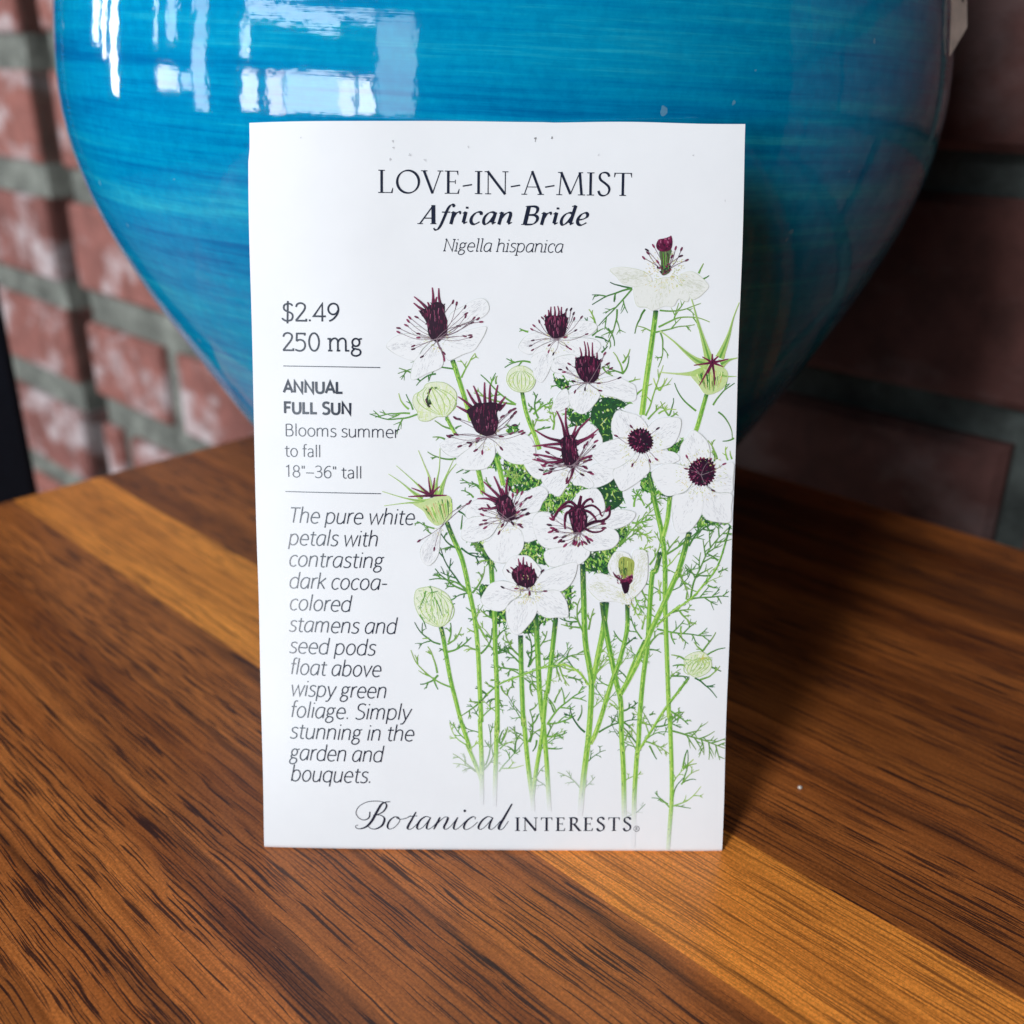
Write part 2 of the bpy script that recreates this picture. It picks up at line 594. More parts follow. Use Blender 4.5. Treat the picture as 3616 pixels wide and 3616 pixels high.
# ------------------------------------------------------------------ crumb on the table
def build_crumb(x, y, r, label, seed):
    rnd = random.Random(seed)
    bm = bmesh.new()
    bmesh.ops.create_icosphere(bm, subdivisions=2, radius=r)
    for v in bm.verts:
        v.co *= rnd.uniform(0.75, 1.15)
        v.co.z *= 0.7
    zmin = min(v.co.z for v in bm.verts)
    for v in bm.verts:
        v.co.z -= zmin
    o = mesh_obj('crumb', bm, M_CRUMB, smooth=True)
    o.location = (x, y, 0)
    tag(o, label, 'crumb')


build_crumb(0.0572, 0.1635, 0.00042, 'tiny white crumb on the dark wood right of the packet', 3)

# ------------------------------------------------------------------ seed packet: frame and sheet
PW, PH = 0.0826, 0.12714
P_BL, P_BR = Vector((-0.04413, 0.14505, 0.0)), Vector((0.03847, 0.14520, 0.0))
P_TL = Vector((-0.04445, 0.18154, 0.12179))
_ex = (P_BR - P_BL).normalized()
_ey = (P_TL - P_BL).normalized()
_ez = _ex.cross(_ey).normalized()
_ey = _ez.cross(_ex)


def bulge(x, y):
    """how far the printed face stands forward of the packet's flat plane (it curls back at the left fold)"""
    w = 0.0
    e = 0.022
    if x < e:
        k = min(max(y / 0.034, 0), 1)
        w -= 0.185 * (0.25 + 0.75 * k * k * (3 - 2 * k)) * (e - x) ** 2 / (2 * e)
    if x > PW - 0.006:
        w -= 0.05 * (x - PW + 0.006) ** 2 / 0.012
    # seeds inside give the middle a faint swell
    w += 0.0005 * math.exp(-(((x - 0.045) / 0.025) ** 2 + ((y - 0.035) / 0.03) ** 2))
    w -= 0.0004 * math.exp(-(((y - PH) / 0.006) ** 2))
    if y < 0.0008:
        w -= 0.0006 * (1 - y / 0.0008) ** 2        # rolled bottom fold
    return w


packet = empty('seed_packet', (P_BL + P_BR) / 2,
               'white paper seed packet printed with flowers, leaning on the blue pot', 'seed packet')
packet.matrix_world = Matrix.Translation(P_BL + Vector((0, 0, 0.0001))) @ Matrix((
    (_ex.x, _ey.x, _ez.x, 0), (_ex.y, _ey.y, _ez.y, 0), (_ex.z, _ey.z, _ez.z, 0), (0, 0, 0, 1)))


def build_envelope():
    bm = bmesh.new()
    nx = 44
    ys = [0, 0.00015, 0.0003, 0.0005, 0.0008, 0.0014] + [PH * j / 60 for j in range(1, 61)]
    ny = len(ys) - 1
    rnd = random.Random(2)

    def outline(i, j):
        x, y = PW * i / nx, ys[j]
        x -= 0.0008 * max(0.0, 1 - i / 12) * min(1.0, 0.4 + y / 0.09)
        # the glued top seal is cut a touch unevenly
        if i == 0 and y > PH * 0.955:
            x += 0.00022
        if i == 0:
            x += 0.00010 * math.sin(y * 160) * (0.6 + 0.4 * math.sin(y * 61))
        if i == nx:
            x += 0.00006 * math.sin(y * 190)
        if j == ny:
            y += 0.00012 * math.sin(x * 210 + 1) * (1 if x > 0.05 else 0.3)
        return x, y
    fr, bk = [], []
    for j in range(ny + 1):
        rf, rb = [], []
        for i in range(nx + 1):
            x, y = outline(i, j)
            w = bulge(x, y)
            rf.append(bm.verts.new((x, y, w)))
            e = min(min(i, nx - i) / 4.0, y / 0.008, (ny - j) / 4.0, 1.0)
            rb.append(bm.verts.new((x, y, w - 0.00035 - 0.0006 * e)))
        fr.append(rf); bk.append(rb)
    for j in range(ny):
        for i in range(nx):
            bm.faces.new((fr[j][i], fr[j][i + 1], fr[j + 1][i + 1], fr[j + 1][i]))
            bm.faces.new((bk[j][i], bk[j + 1][i], bk[j + 1][i + 1], bk[j][i + 1]))
    for i in range(nx):
        bm.faces.new((fr[0][i], bk[0][i], bk[0][i + 1], fr[0][i + 1]))
        bm.faces.new((fr[ny][i], fr[ny][i + 1], bk[ny][i + 1], bk[ny][i]))
    for j in range(ny):
        bm.faces.new((fr[j][0], fr[j + 1][0], bk[j + 1][0], bk[j][0]))
        bm.faces.new((fr[j][nx], bk[j][nx], bk[j + 1][nx], fr[j + 1][nx]))
    bmesh.ops.recalc_face_normals(bm, faces=bm.faces)
    for e in bm.edges:
        e.smooth = e.calc_face_angle(0) < 0.6
    for fc in bm.faces:
        fc.material_index = 1 if fc.normal.z < -0.5 else 0
    mesh_obj('paper_envelope', bm, [M_PAPER, M_BACK], packet, smooth=True)


build_envelope()

# ------------------------------------------------------------------ printing on the packet
# The artwork is laid out in traced image pixels; SHEET maps them by homography to metres on the sheet.
_c = [(872, 423), (2630, 436), (2550, 3013), (937, 3003)]  # packet face corners in image pixels
_A, _b = [], []
for (px, py), (tx, ty) in zip(_c, [(0, PH), (PW, PH), (PW, 0), (0, 0)]):
    _A.append([px, py, 1, 0, 0, 0, -tx * px, -tx * py]); _b.append(tx)
    _A.append([0, 0, 0, px, py, 1, -ty * px, -ty * py]); _b.append(ty)
SHEET = np.append(np.linalg.solve(np.array(_A, float), np.array(_b, float)), 1.0).reshape(3, 3)


def sheet(p):
    q = SHEET @ np.array([p[0], p[1], 1.0])
    return (q[0] / q[2], q[1] / q[2])


TILES = {'A': (1300, 800, 2.76), 'B': (1900, 800, 2.6833), 'C': (1300, 1400, 2.76), 'D': (1900, 1400, 2.6833),
         'E': (1300, 2000, 2.76), 'F': (1900, 2000, 2.6833), 'G': (1500, 2400, 1.725), 'H': (1180, 2740, 1.61),
         'J': (1480, 1450, 2.76), 'K': (1900, 1150, 2.76), '0': (0, 0, 1.0)}  # image crops used for tracing: corner in image pixels, then enlargement


def tile(t, pts):
    x0, y0, s = TILES[t]
    return [(x0 + p[0] / s, y0 + p[1] / s) for p in pts]


def smooth(pts, closed=False, step=5):
    """Catmull-Rom through pts"""
    n = len(pts)
    if n < 3:
        return list(pts)
    out = []
    rng = n if closed else n - 1
    for i in range(rng):
        g = (lambda k: pts[k % n]) if closed else (lambda k: pts[min(max(k, 0), n - 1)])
        p0, p1, p2, p3 = g(i - 1), g(i), g(i + 1), g(i + 2)
        for k in range(step):
            u = k / step
            out.append(tuple(.5 * (2 * p1[a] + (p2[a] - p0[a]) * u + (2 * p0[a] - 5 * p1[a] + 4 * p2[a] - p3[a]) * u * u
                                   + (3 * p1[a] - p0[a] - 3 * p2[a] + p3[a]) * u ** 3) for a in (0, 1)))
    if not closed:
        out.append(pts[-1])
    return out


class Print:
    """flat shapes of ink, all lying on the packet face in stacked order"""
    count = 0

    def __init__(self, layer):
        self.v, self.f, self.c = [], [], []
        self.layer = layer
        self.k = 0

    def _w(self):
        self.k = (self.k + 1) % 10
        return 1.6e-5 + self.layer * 4.0e-6 + self.k * 1.1e-7

    def add(self, pts_sheet, faces, cols, w=None):
        w = self._w() if w is None else w
        i = len(self.v)
        for (x, y) in pts_sheet:
            x = min(max(x, 0.00012), PW - 0.00012)
            self.v.append((x, y, bulge(x, y) + w))
        for fc in faces:
            self.f.append([i + k for k in fc])
        if isinstance(cols, list):
            self.c += cols
        else:
            self.c += [cols] * len(pts_sheet)

    def poly(self, pts, col, step=5, closed_smooth=True):
        q = smooth(pts, True, step) if closed_smooth else pts
        q = [sheet(p) for p in q]
        tri = tessellate_polygon([[Vector((x, y, 0)) for x, y in q]])
        self.add(q, [list(t) for t in tri], col)

    def ribbon(self, pts, w0, w1=None, c0=(0, 0, 0), c1=None, step=5, wf=None, is_smooth=True):
        q = smooth(pts, False, step) if is_smooth else list(pts)
        n = len(q)
        if n < 2:
            return
        w1 = w0 if w1 is None else w1
        c1 = c0 if c1 is None else c1
        P, C = [], []
        for i in range(n):
            a, b = q[max(i - 1, 0)], q[min(i + 1, n - 1)]
            dx, dy = b[0] - a[0], b[1] - a[1]
            L = math.hypot(dx, dy) or 1e-9
            u = i / (n - 1)
            w = (wf(u, dx / L, dy / L) if wf else w0 + (w1 - w0) * u) / 2
            nx, ny = -dy / L * w, dx / L * w
            cc = c0(q[i], u) if callable(c0) else tuple(c0[k] + (c1[k] - c0[k]) * u for k in range(3))
            P += [sheet((q[i][0] + nx, q[i][1] + ny)), sheet((q[i][0] - nx, q[i][1] - ny))]
            C += [cc, cc]
        F = [[2 * i, 2 * i + 1, 2 * i + 3, 2 * i + 2] for i in range(n - 1)]
        self.add(P, F, C)

    def dot(self, p, rx, ry, ang, col, n=8):
        ca, sa = math.cos(ang), math.sin(ang)
        q = []
        for k in range(n):
            a = 2 * math.pi * k / n
            x, y = rx * math.cos(a), ry * math.sin(a)
            q.append(sheet((p[0] + x * ca - y * sa, p[1] + x * sa + y * ca)))
        self.add(q, [list(range(n))], col)

    def build(self, name, mat, label=None):
        if not self.f:
            return None
        me = bpy.data.meshes.new(name)
        me.from_pydata(self.v, [], self.f)
        at = me.attributes.new('ink', 'FLOAT_COLOR', 'POINT')
        at.data.foreach_set('color', [k for c in self.c for k in (c[0], c[1], c[2], 1.0)])
        # every face looks outward
        bm = bmesh.new(); bm.from_mesh(me)
        bm.normal_update()
        for fc in bm.faces:
            if fc.normal.z < 0:
                fc.normal_flip()
        bm.to_mesh(me); bm.free()
        o = link(name, me, mat, packet)
        if label:
            o['label'] = label
        return o


# ------------------------------------------------------------------ lettering
INK = (0.016, 0.022, 0.045)


def arc(cx, cy, rx, ry, a0, a1, n=14):
    return [(cx + rx * math.cos(math.radians(a0 + (a1 - a0) * k / n)), cy + ry * math.sin(math.radians(a0 + (a1 - a0) * k / n))) for k in range(n + 1)]


def S(*p):
    return ('s', list(p))        # smooth stroke


def L(*p):
    return ('l', list(p))        # straight-sided stroke


def R(*p):
    return ('l', list(p))


# light humanist sans: x-height .5, capitals .70, ascenders .75; (advance, strokes)
O_ = ('l', arc(.27, .25, .205, .25, 90, 450, 26))
SANS = {
    'a': (.50, [S((.09, .43), (.16, .485), (.25, .50), (.34, .47), (.385, .37)), L((.385, .40), (.385, 0)),
                S((.385, .29), (.24, .275), (.12, .235), (.075, .14), (.115, .035), (.21, 0), (.31, .04), (.385, .13))]),
    'b': (.55, [L((.08, .75), (.08, 0)), S((.08, .36), (.15, .465), (.26, .50), (.38, .46), (.465, .34), (.475, .24), (.44, .10), (.35, .02), (.25, 0), (.15, .03), (.08, .12))]),
    'c': (.44, [S((.40, .44), (.32, .495), (.23, .495), (.12, .43), (.065, .30), (.07, .18), (.12, .06), (.22, .0), (.31, .005), (.40, .06))]),
    'd': (.55, [L((.46, .75), (.46, 0)), S((.46, .12), (.39, .03), (.29, 0), (.18, .02), (.09, .10), (.06, .24), (.075, .36), (.16, .46), (.27, .50), (.39, .465), (.46, .38))]),
    'e': (.52, [S((.07, .26), (.25, .26), (.45, .26), (.45, .34), (.40, .44), (.31, .495), (.21, .49), (.12, .42), (.07, .30), (.07, .18), (.12, .07), (.22, .005), (.33, .0), (.44, .05))]),
    'f': (.30, [S((.30, .735), (.23, .75), (.165, .72), (.14, .64), (.14, .5)), L((.14, .52), (.14, 0)), L((.03, .485), (.28, .485))]),
    'g': (.50, [('l', arc(.225, .345, .145, .15, 0, 360, 22)), S((.33, .445), (.38, .475), (.46, .49)),
                S((.12, .23), (.085, .165), (.12, .11), (.25, .085), (.36, .055), (.41, -.03), (.37, -.13), (.24, -.185), (.11, -.16), (.055, -.08), (.09, .02), (.18, .09))]),
    'h': (.54, [L((.08, .75), (.08, 0)), S((.08, .33), (.14, .44), (.23, .495), (.33, .495), (.41, .44), (.435, .32), (.435, .25)), L((.435, .28), (.435, 0))]),
    'i': (.20, [L((.10, .5), (.10, 0)), L((.10, .70), (.10, .645))]),
    'k': (.46, [L((.08, .75), (.08, 0)), L((.40, .5), (.09, .235)), L((.17, .30), (.42, 0))]),
    'l': (.21, [L((.10, .75), (.10, 0))]),
    'm': (.82, [L((.08, .5), (.08, 0)), S((.08, .34), (.14, .44), (.22, .495), (.31, .49), (.375, .42), (.385, .30), (.385, .25)), L((.385, .28), (.385, 0)),
                S((.385, .34), (.44, .44), (.53, .495), (.62, .49), (.685, .42), (.70, .30), (.70, .25)), L((.70, .28), (.70, 0))]),
    'n': (.54, [L((.08, .5), (.08, 0)), S((.08, .33), (.14, .44), (.23, .495), (.33, .495), (.41, .44), (.435, .32), (.435, .25)), L((.435, .28), (.435, 0))]),
    'o': (.54, [O_]),
    'p': (.55, [L((.08, .5), (.08, -.20)), S((.08, .36), (.15, .465), (.26, .50), (.38, .46), (.465, .34), (.475, .24), (.44, .10), (.35, .02), (.25, 0), (.15, .03), (.08, .12))]),
    'q': (.55, [L((.46, .5), (.46, -.20)), S((.46, .12), (.39, .03), (.29, 0), (.18, .02), (.09, .10), (.06, .24), (.075, .36), (.16, .46), (.27, .50), (.39, .465), (.46, .38))]),
    'r': (.33, [L((.08, .5), (.08, 0)), S((.08, .31), (.13, .42), (.20, .485), (.31, .50))]),
    's': (.42, [S((.37, .45), (.28, .495), (.19, .495), (.105, .45), (.095, .36), (.16, .29), (.27, .245), (.355, .19), (.36, .09), (.29, .015), (.19, 0), (.10, .015), (.05, .055))]),
    't': (.34, [S((.15, .63), (.15, .30), (.15, .12), (.18, .03), (.25, .0), (.32, .02)), L((.03, .485), (.31, .485))]),
    'u': (.54, [S((.08, .5), (.08, .22), (.085, .12), (.14, .025), (.23, 0), (.32, .02), (.40, .10), (.44, .17)), L((.44, .5), (.44, 0))]),
    'v': (.47, [L((.03, .5), (.235, 0), (.44, .5))]),
    'w': (.72, [L((.03, .5), (.19, 0), (.36, .48), (.53, 0), (.69, .5))]),
    'y': (.47, [L((.03, .5), (.24, .0)), S((.45, .5), (.24, .0), (.17, -.14), (.11, -.195), (.02, -.195))]),
    'B': (.58, [L((.09, .70), (.09, 0)), S((.09, .70), (.28, .70), (.40, .66), (.445, .55), (.42, .44), (.33, .385), (.09, .375)),
                S((.09, .375), (.30, .375), (.44, .33), (.495, .20), (.45, .06), (.32, .0), (.09, 0))]),
    'T': (.54, [L((.27, .70), (.27, 0)), L((.02, .68), (.52, .68))]),
    'S': (.52, [S((.45, .64), (.36, .695), (.24, .70), (.13, .65), (.09, .55), (.13, .44), (.26, .375), (.40, .31), (.455, .20), (.41, .06), (.28, .0), (.15, .005), (.05, .06))]),
    'A': (.60, [L((.02, 0), (.30, .70), (.58, 0)), L((.12, .23), (.48, .23))]),
    'N': (.66, [L((.09, 0), (.09, .70), (.57, 0), (.57, .70))]),
    'U': (.63, [S((.085, .70), (.085, .30), (.10, .14), (.18, .03), (.315, 0), (.45, .03), (.53, .14), (.545, .30), (.545, .70))]),
    'L': (.46, [L((.09, .70), (.09, 0.03), (.44, .03))]),
    'F': (.49, [L((.09, 0), (.09, .67), (.46, .67)), L((.09, .36), (.42, .36))]),
    '1': (.42, [L((.08, .60), (.23, .70), (.23, 0))]),
    '8': (.54, [('l', arc(.27, .525, .165, .175, 0, 360, 22)), ('l', arc(.27, .175, .20, .18, 0, 360, 22))]),
    '3': (.52, [S((.07, .63), (.17, .695), (.28, .70), (.38, .65), (.41, .54), (.37, .43), (.28, .38), (.17, .37)), S((.17, .37), (.31, .365), (.42, .30), (.45, .19), (.39, .06), (.27, .0), (.15, .005), (.05, .06))]),
    '6': (.54, [S((.44, .68), (.33, .70), (.20, .63), (.10, .47), (.075, .25), (.12, .08), (.22, .005), (.34, .01), (.44, .10), (.46, .23), (.42, .36), (.32, .43), (.20, .41), (.09, .28))]),
    '"': (.28, [L((.08, .70), (.08, .52)), L((.20, .70), (.20, .52))]),
    '–': (.52, [L((.03, .27), (.49, .27))]),
    '-': (.32, [L((.04, .26), (.28, .26))]),
    '.': (.22, [L((.10, .065), (.10, 0))]),
    ' ': (.24, []),
}
# slanted companion: one-storey a
ITALIC = dict(SANS)
ITALIC['a'] = (.55, [S((.45, .46), (.36, .495), (.27, .50), (.16, .46), (.08, .34), (.06, .22), (.09, .09), (.18, .01), (.28, .01), (.38, .09), (.45, .22)), L((.46, .49), (.45, 0))])

# slab-serif light
def slab(ch, ticks):
    a, s = (ITALIC if ch == 'a' else SANS)[ch]
    return (a, s + [L(*t) for t in ticks])


SLAB = {
    'N': slab('N', [((.02, .68), (.12, .68)), ((.02, .015), (.17, .015)), ((.48, .68), (.64, .68))]),
    'i': (.24, [L((.03, .48), (.12, .48), (.12, .015)), L((.12, .70), (.12, .64)), L((.03, .015), (.21, .015))]),
    'g': slab('g', []), 'e': slab('e', []), 'a': slab('a', [((.45, .015), (.53, .03))]),
    'l': (.24, [L((.03, .735), (.12, .735), (.12, .015), (.22, .02))]),
    'h': slab('h', [((.0, .735), (.08, .735)), ((.01, .015), (.15, .015)), ((.43, .015), (.52, .02))]),
    's': slab('s', []), 'p': slab('p', [((.0, .485), (.08, .485)), ((.0, -.19), (.17, -.19))]),
    'n': slab('n', [((.0, .485), (.08, .485)), ((.43, .015), (.53, .02))]),
    'c': slab('c', [((.40, .46), (.40, .36))]), ' ': (.26, []),
    'm': (.90, [L((.0, .48), (.10, .48), (.10, 0)), L((.02, .015), (.19, .015)), L((.36, .015), (.50, .015)), L((.70, .015), (.86, .015))] +
               [(k, [(x + .025, y) for x, y in p]) for k, p in SANS['m'][1][1:]]),
    '$': (.52, [S((.44, .60), (.36, .665), (.25, .675), (.13, .63), (.09, .53), (.13, .43), (.26, .365), (.40, .30), (.445, .19), (.40, .06), (.28, .015), (.15, .02), (.05, .08), (.04, .12)), L((.255, .78), (.235, -.09))]),
    '2': (.50, [S((.06, .55), (.10, .65), (.20, .70), (.31, .69), (.40, .62), (.41, .51), (.35, .39), (.22, .23), (.05, .025)), L((.04, .02), (.46, .02), (.46, .10))]),
    '.': (.22, [L((.10, .075), (.10, 0)), L((.065, .038), (.135, .038))]),
    '4': (.54, [L((.37, 0), (.37, .69), (.03, .20), (.51, .20)), L((.46, .20), (.51, .20))]),
    '9': (.54, [S((.10, .02), (.24, .09), (.38, .24), (.45, .40), (.455, .52), (.41, .64), (.29, .70), (.16, .67), (.075, .56), (.07, .43), (.14, .32), (.26, .28), (.38, .33), (.445, .44))]),
    '5': (.52, [L((.43, .60), (.43, .68), (.11, .68), (.095, .38)), S((.095, .38), (.17, .425), (.28, .43), (.39, .37), (.44, .24), (.40, .09), (.29, .01), (.17, .0), (.04, .05))]),
    '0': (.56, [('l', arc(.28, .35, .20, .35, 90, 450, 28))]),
}

# roman capitals: thick/thin strokes with bracketed serifs; each stroke (kind, pts, w0, w1)
TK, TN, SF = .078, .031, .025


def serif(x, y, w=.13):
    return ('l', [(x - w / 2, y), (x + w / 2, y)], SF, SF)


def nib_o(cx, cy, rx, ry, n=36):
    return ('nib', arc(cx, cy, rx, ry, 0, 360, n), TN, TK)


ROMAN = {
    'L': (.56, [('l', [(.16, .70), (.16, 0)], TK, TK), serif(.16, .69, .20), serif(.14, .01, .17), ('l', [(.14, .012), (.47, .012)], .024, .024), ('l', [(.465, .0), (.50, .16)], .05, .014)]),
    'O': (.80, [nib_o(.40, .35, .33, .345)]),
    'V': (.66, [('l', [(.08, .70), (.345, .0)], TK, TK), ('l', [(.345, .0), (.585, .70)], .028, .028), serif(.09, .69, .19), serif(.58, .69, .17)]),
    'E': (.56, [('l', [(.16, .70), (.16, 0)], TK, TK), serif(.15, .69, .19), serif(.15, .01, .19), ('l', [(.14, .688), (.44, .688)], .024, .024), ('l', [(.435, .70), (.455, .57)], .05, .014),
                ('l', [(.16, .365), (.38, .365)], .024, .024), ('l', [(.375, .43), (.375, .30)], .018, .018), ('l', [(.14, .012), (.46, .012)], .024, .024), ('l', [(.455, .0), (.495, .15)], .05, .014)]),
    '-': (.36, [('l', [(.04, .235), (.32, .285)], .040, .040)]),
    'I': (.32, [('l', [(.16, .70), (.16, 0)], TK, TK), serif(.16, .69, .22), serif(.16, .01, .22)]),
    'N': (.78, [('l', [(.13, .68), (.13, 0)], .028, .028), ('l', [(.11, .70), (.65, .0)], TK, TK), ('l', [(.65, .70), (.65, .0)], .028, .028), serif(.09, .69, .14), serif(.13, .01, .18), serif(.65, .69, .18)]),
    'A': (.68, [('l', [(.33, .72), (.09, .0)], .028, .028), ('l', [(.32, .72), (.60, .0)], TK, TK), ('l', [(.17, .235), (.49, .235)], .022, .022), serif(.09, .01, .17), serif(.59, .01, .19)]),
    'M': (.90, [('l', [(.17, .69), (.11, 0)], .030, .030), ('l', [(.16, .70), (.45, .03)], TK, TK), ('l', [(.45, .03), (.73, .70)], .028, .028), ('l', [(.725, .70), (.79, .0)], TK, TK), serif(.11, .01, .18), serif(.79, .01, .22), serif(.13, .69, .13), serif(.76, .69, .13)]),
    'S': (.50, [('nib', smooth([(.40, .58), (.36, .67), (.26, .705), (.15, .67), (.11, .57), (.15, .47), (.27, .38), (.38, .28), (.41, .17), (.36, .05), (.24, -.005), (.13, .03), (.08, .14)], False, 4), .030, .076)]),
    'T': (.64, [('l', [(.32, .69), (.32, 0)], TK, TK), serif(.32, .01, .20), ('l', [(.07, .688), (.57, .688)], .024, .024), ('l', [(.08, .70), (.055, .56)], .05, .014), ('l', [(.56, .70), (.585, .56)], .05, .014)]),
    'R': (.64, [('l', [(.16, .70), (.16, 0)], TK, TK), serif(.15, .69, .19), serif(.16, .01, .21), ('nib', smooth([(.15, .685), (.30, .69), (.42, .63), (.44, .52), (.39, .41), (.28, .36), (.16, .355)], False, 5), .026, .072), ('l', [(.30, .36), (.58, .0)], TK, TK), serif(.60, .01, .13)]),
}

# bold slanted serif: broad-nib strokes drawn upright, then sheared
BT, BN = .122, .034


def nb(*p, t=BT, n=BN):
    return ('nib', smooth(list(p), False, 5), n, t)


def st(*p, w=BT):
    return ('l', list(p), w, w)


BOLDIT = {
    'A': (.66, [('l', [(.40, .70), (.06, .0)], .040, .050), st((.40, .71), (.53, .0), w=.150), ('l', [(.18, .22), (.48, .22)], .038, .038), ('l', [(-.02, .012), (.17, .012)], .03, .03), ('l', [(.42, .012), (.63, .012)], .03, .03)]),
    'f': (.36, [nb((.46, .66), (.40, .73), (.32, .70), (.25, .55), (.19, .25), (.12, -.05), (.04, -.20), (-.06, -.22)), st((.42, .66), (.46, .69), w=.08), ('l', [(.08, .45), (.36, .45)], .042, .042), st((-.09, -.20), (-.05, -.17), w=.08)]),
    'r': (.40, [st((.13, .47), (.10, .0)), ('l', [(.03, .42), (.13, .465)], .03, .05), nb((.12, .22), (.20, .40), (.29, .46), (.36, .44)), st((.33, .43), (.37, .40), w=.09)]),
    'i': (.28, [st((.13, .47), (.11, .06)), ('l', [(.03, .41), (.13, .465)], .03, .05), ('l', [(.12, .03), (.24, .09)], .06, .03), st((.14, .66), (.15, .585), w=.10)]),
    'c': (.44, [nb((.38, .36), (.37, .44), (.29, .465), (.18, .42), (.09, .28), (.08, .13), (.14, .03), (.24, .01), (.38, .10), t=.125), st((.345, .375), (.375, .40), w=.08)]),
    'a': (.52, [nb((.40, .43), (.30, .465), (.18, .42), (.085, .28), (.07, .12), (.12, .02), (.20, .03), (.30, .14), (.38, .30), t=.12), st((.42, .465), (.37, .06)), ('l', [(.37, .02), (.49, .09)], .06, .03)]),
    'n': (.56, [st((.13, .47), (.09, .0)), ('l', [(.03, .42), (.13, .465)], .03, .05), nb((.11, .20), (.22, .38), (.33, .455), (.41, .43), (.42, .33)), st((.43, .38), (.39, .06)), ('l', [(.40, .02), (.52, .09)], .06, .03)]),
    ' ': (.26, []),
    'B': (.62, [st((.17, .70), (.15, .0), w=.150), ('l', [(.06, .688), (.22, .688)], .03, .03), ('l', [(.03, .012), (.22, .012)], .03, .03),
                nb((.15, .685), (.35, .69), (.47, .63), (.48, .50), (.40, .40), (.20, .365)), nb((.22, .37), (.42, .36), (.53, .28), (.53, .15), (.44, .04), (.30, .012), (.15, .015))]),
    'd': (.54, [nb((.40, .43), (.30, .465), (.18, .42), (.085, .28), (.07, .12), (.12, .02), (.20, .03), (.30, .14), (.38, .30), t=.12), st((.45, .74), (.38, .06)), ('l', [(.33, .70), (.45, .735)], .03, .04), ('l', [(.38, .02), (.50, .09)], .06, .03)]),
    'e': (.46, [nb((.12, .20), (.26, .235), (.36, .31), (.37, .41), (.30, .465), (.18, .42), (.09, .28), (.08, .13), (.14, .03), (.25, .01), (.39, .10), t=.125)]),
}


def nib_w(thin, thick, ang=28.0):
    na = math.radians(ang)
    return lambda dx, dy: thin + (thick - thin) * abs(math.sin(math.atan2(dy, dx) - na)) ** 1.25


def letter(pr, s, font, p0, p1, cap, pen=None, shear=0.0, track=0.0, colour=INK, unit=.70, heavy=1.0):
    """set one line between the base points p0 and p1 (image pixels); cap is the capital height"""
    x = 0.0
    total = sum(font[c][0] + track for c in s) - track
    b0, b1 = np.array(sheet(p0)), np.array(sheet(p1))
    mid = ((p0[0] + p1[0]) / 2, (p0[1] + p1[1]) / 2)
    m0, m1 = np.array(sheet(mid)), np.array(sheet((mid[0], mid[1] - cap)))
    k = np.linalg.norm(m1 - m0) / unit           # metres per letter unit, vertically
    sx = np.linalg.norm(b1 - b0) / (total + shear * 0.25 - 0.09)
    ex = (b1 - b0) / np.linalg.norm(b1 - b0)
    ey = np.array([-ex[1], ex[0]])

    def put(q):
        return b0 + ex * ((q[0] - 0.05) * sx + q[1] * shear * k) + ey * (q[1] * k)
    for ch in s:
        adv, strokes = font[ch]
        for stv in strokes:
            kind, pts = stv[0], stv[1]
            q = smooth(pts, False, 6) if kind == 's' else pts
            q = [(a + x, b) for a, b in q]
            xy = [put(a) for a in q]
            n = len(xy)
            P = []
            nw = nib_w(stv[2], stv[3]) if kind == 'nib' else None
            for i in range(n):
                a, b = xy[max(i - 1, 0)], xy[min(i + 1, n - 1)]
                if n > 3 and abs(q[0][0] - q[-1][0]) + abs(q[0][1] - q[-1][1]) < 1e-6:      # closed ring
                    a, b = xy[(i - 1) % (n - 1) if i else n - 2], xy[(i + 1) if i < n - 1 else 1]
                d1 = xy[i] - a if i else b - xy[i]
                d2 = b - xy[i] if i < n - 1 else xy[i] - a
                d1 = d1 / (np.linalg.norm(d1) or 1); d2 = d2 / (np.linalg.norm(d2) or 1)
                t = d1 + d2
                t = t / (np.linalg.norm(t) or 1)
                miter = 1.0 / max(0.45, abs(float(t @ d2)))
                if nw:
                    la, lb = q[max(i - 1, 0)], q[min(i + 1, n - 1)]
                    w = nw(lb[0] - la[0] or 1e-9, lb[1] - la[1])
                elif len(stv) == 4:
                    w = stv[2] + (stv[3] - stv[2]) * i / (n - 1)
                else:
                    w = pen
                w *= heavy * k / 2 * (miter if not nw else 1.0)
                nrm = np.array([-t[1], t[0]])
                P += [tuple(xy[i] + nrm * w), tuple(xy[i] - nrm * w)]
            pr.add(P, [[2 * i, 2 * i + 1, 2 * i + 3, 2 * i + 2] for i in range(n - 1)], colour)
        x += adv + track


def lettering(name, lines, label=None):
    pr = Print(13)
    for ln in lines:
        letter(pr, *ln[0], **ln[1])
    return pr.build(name, M_INK, label)


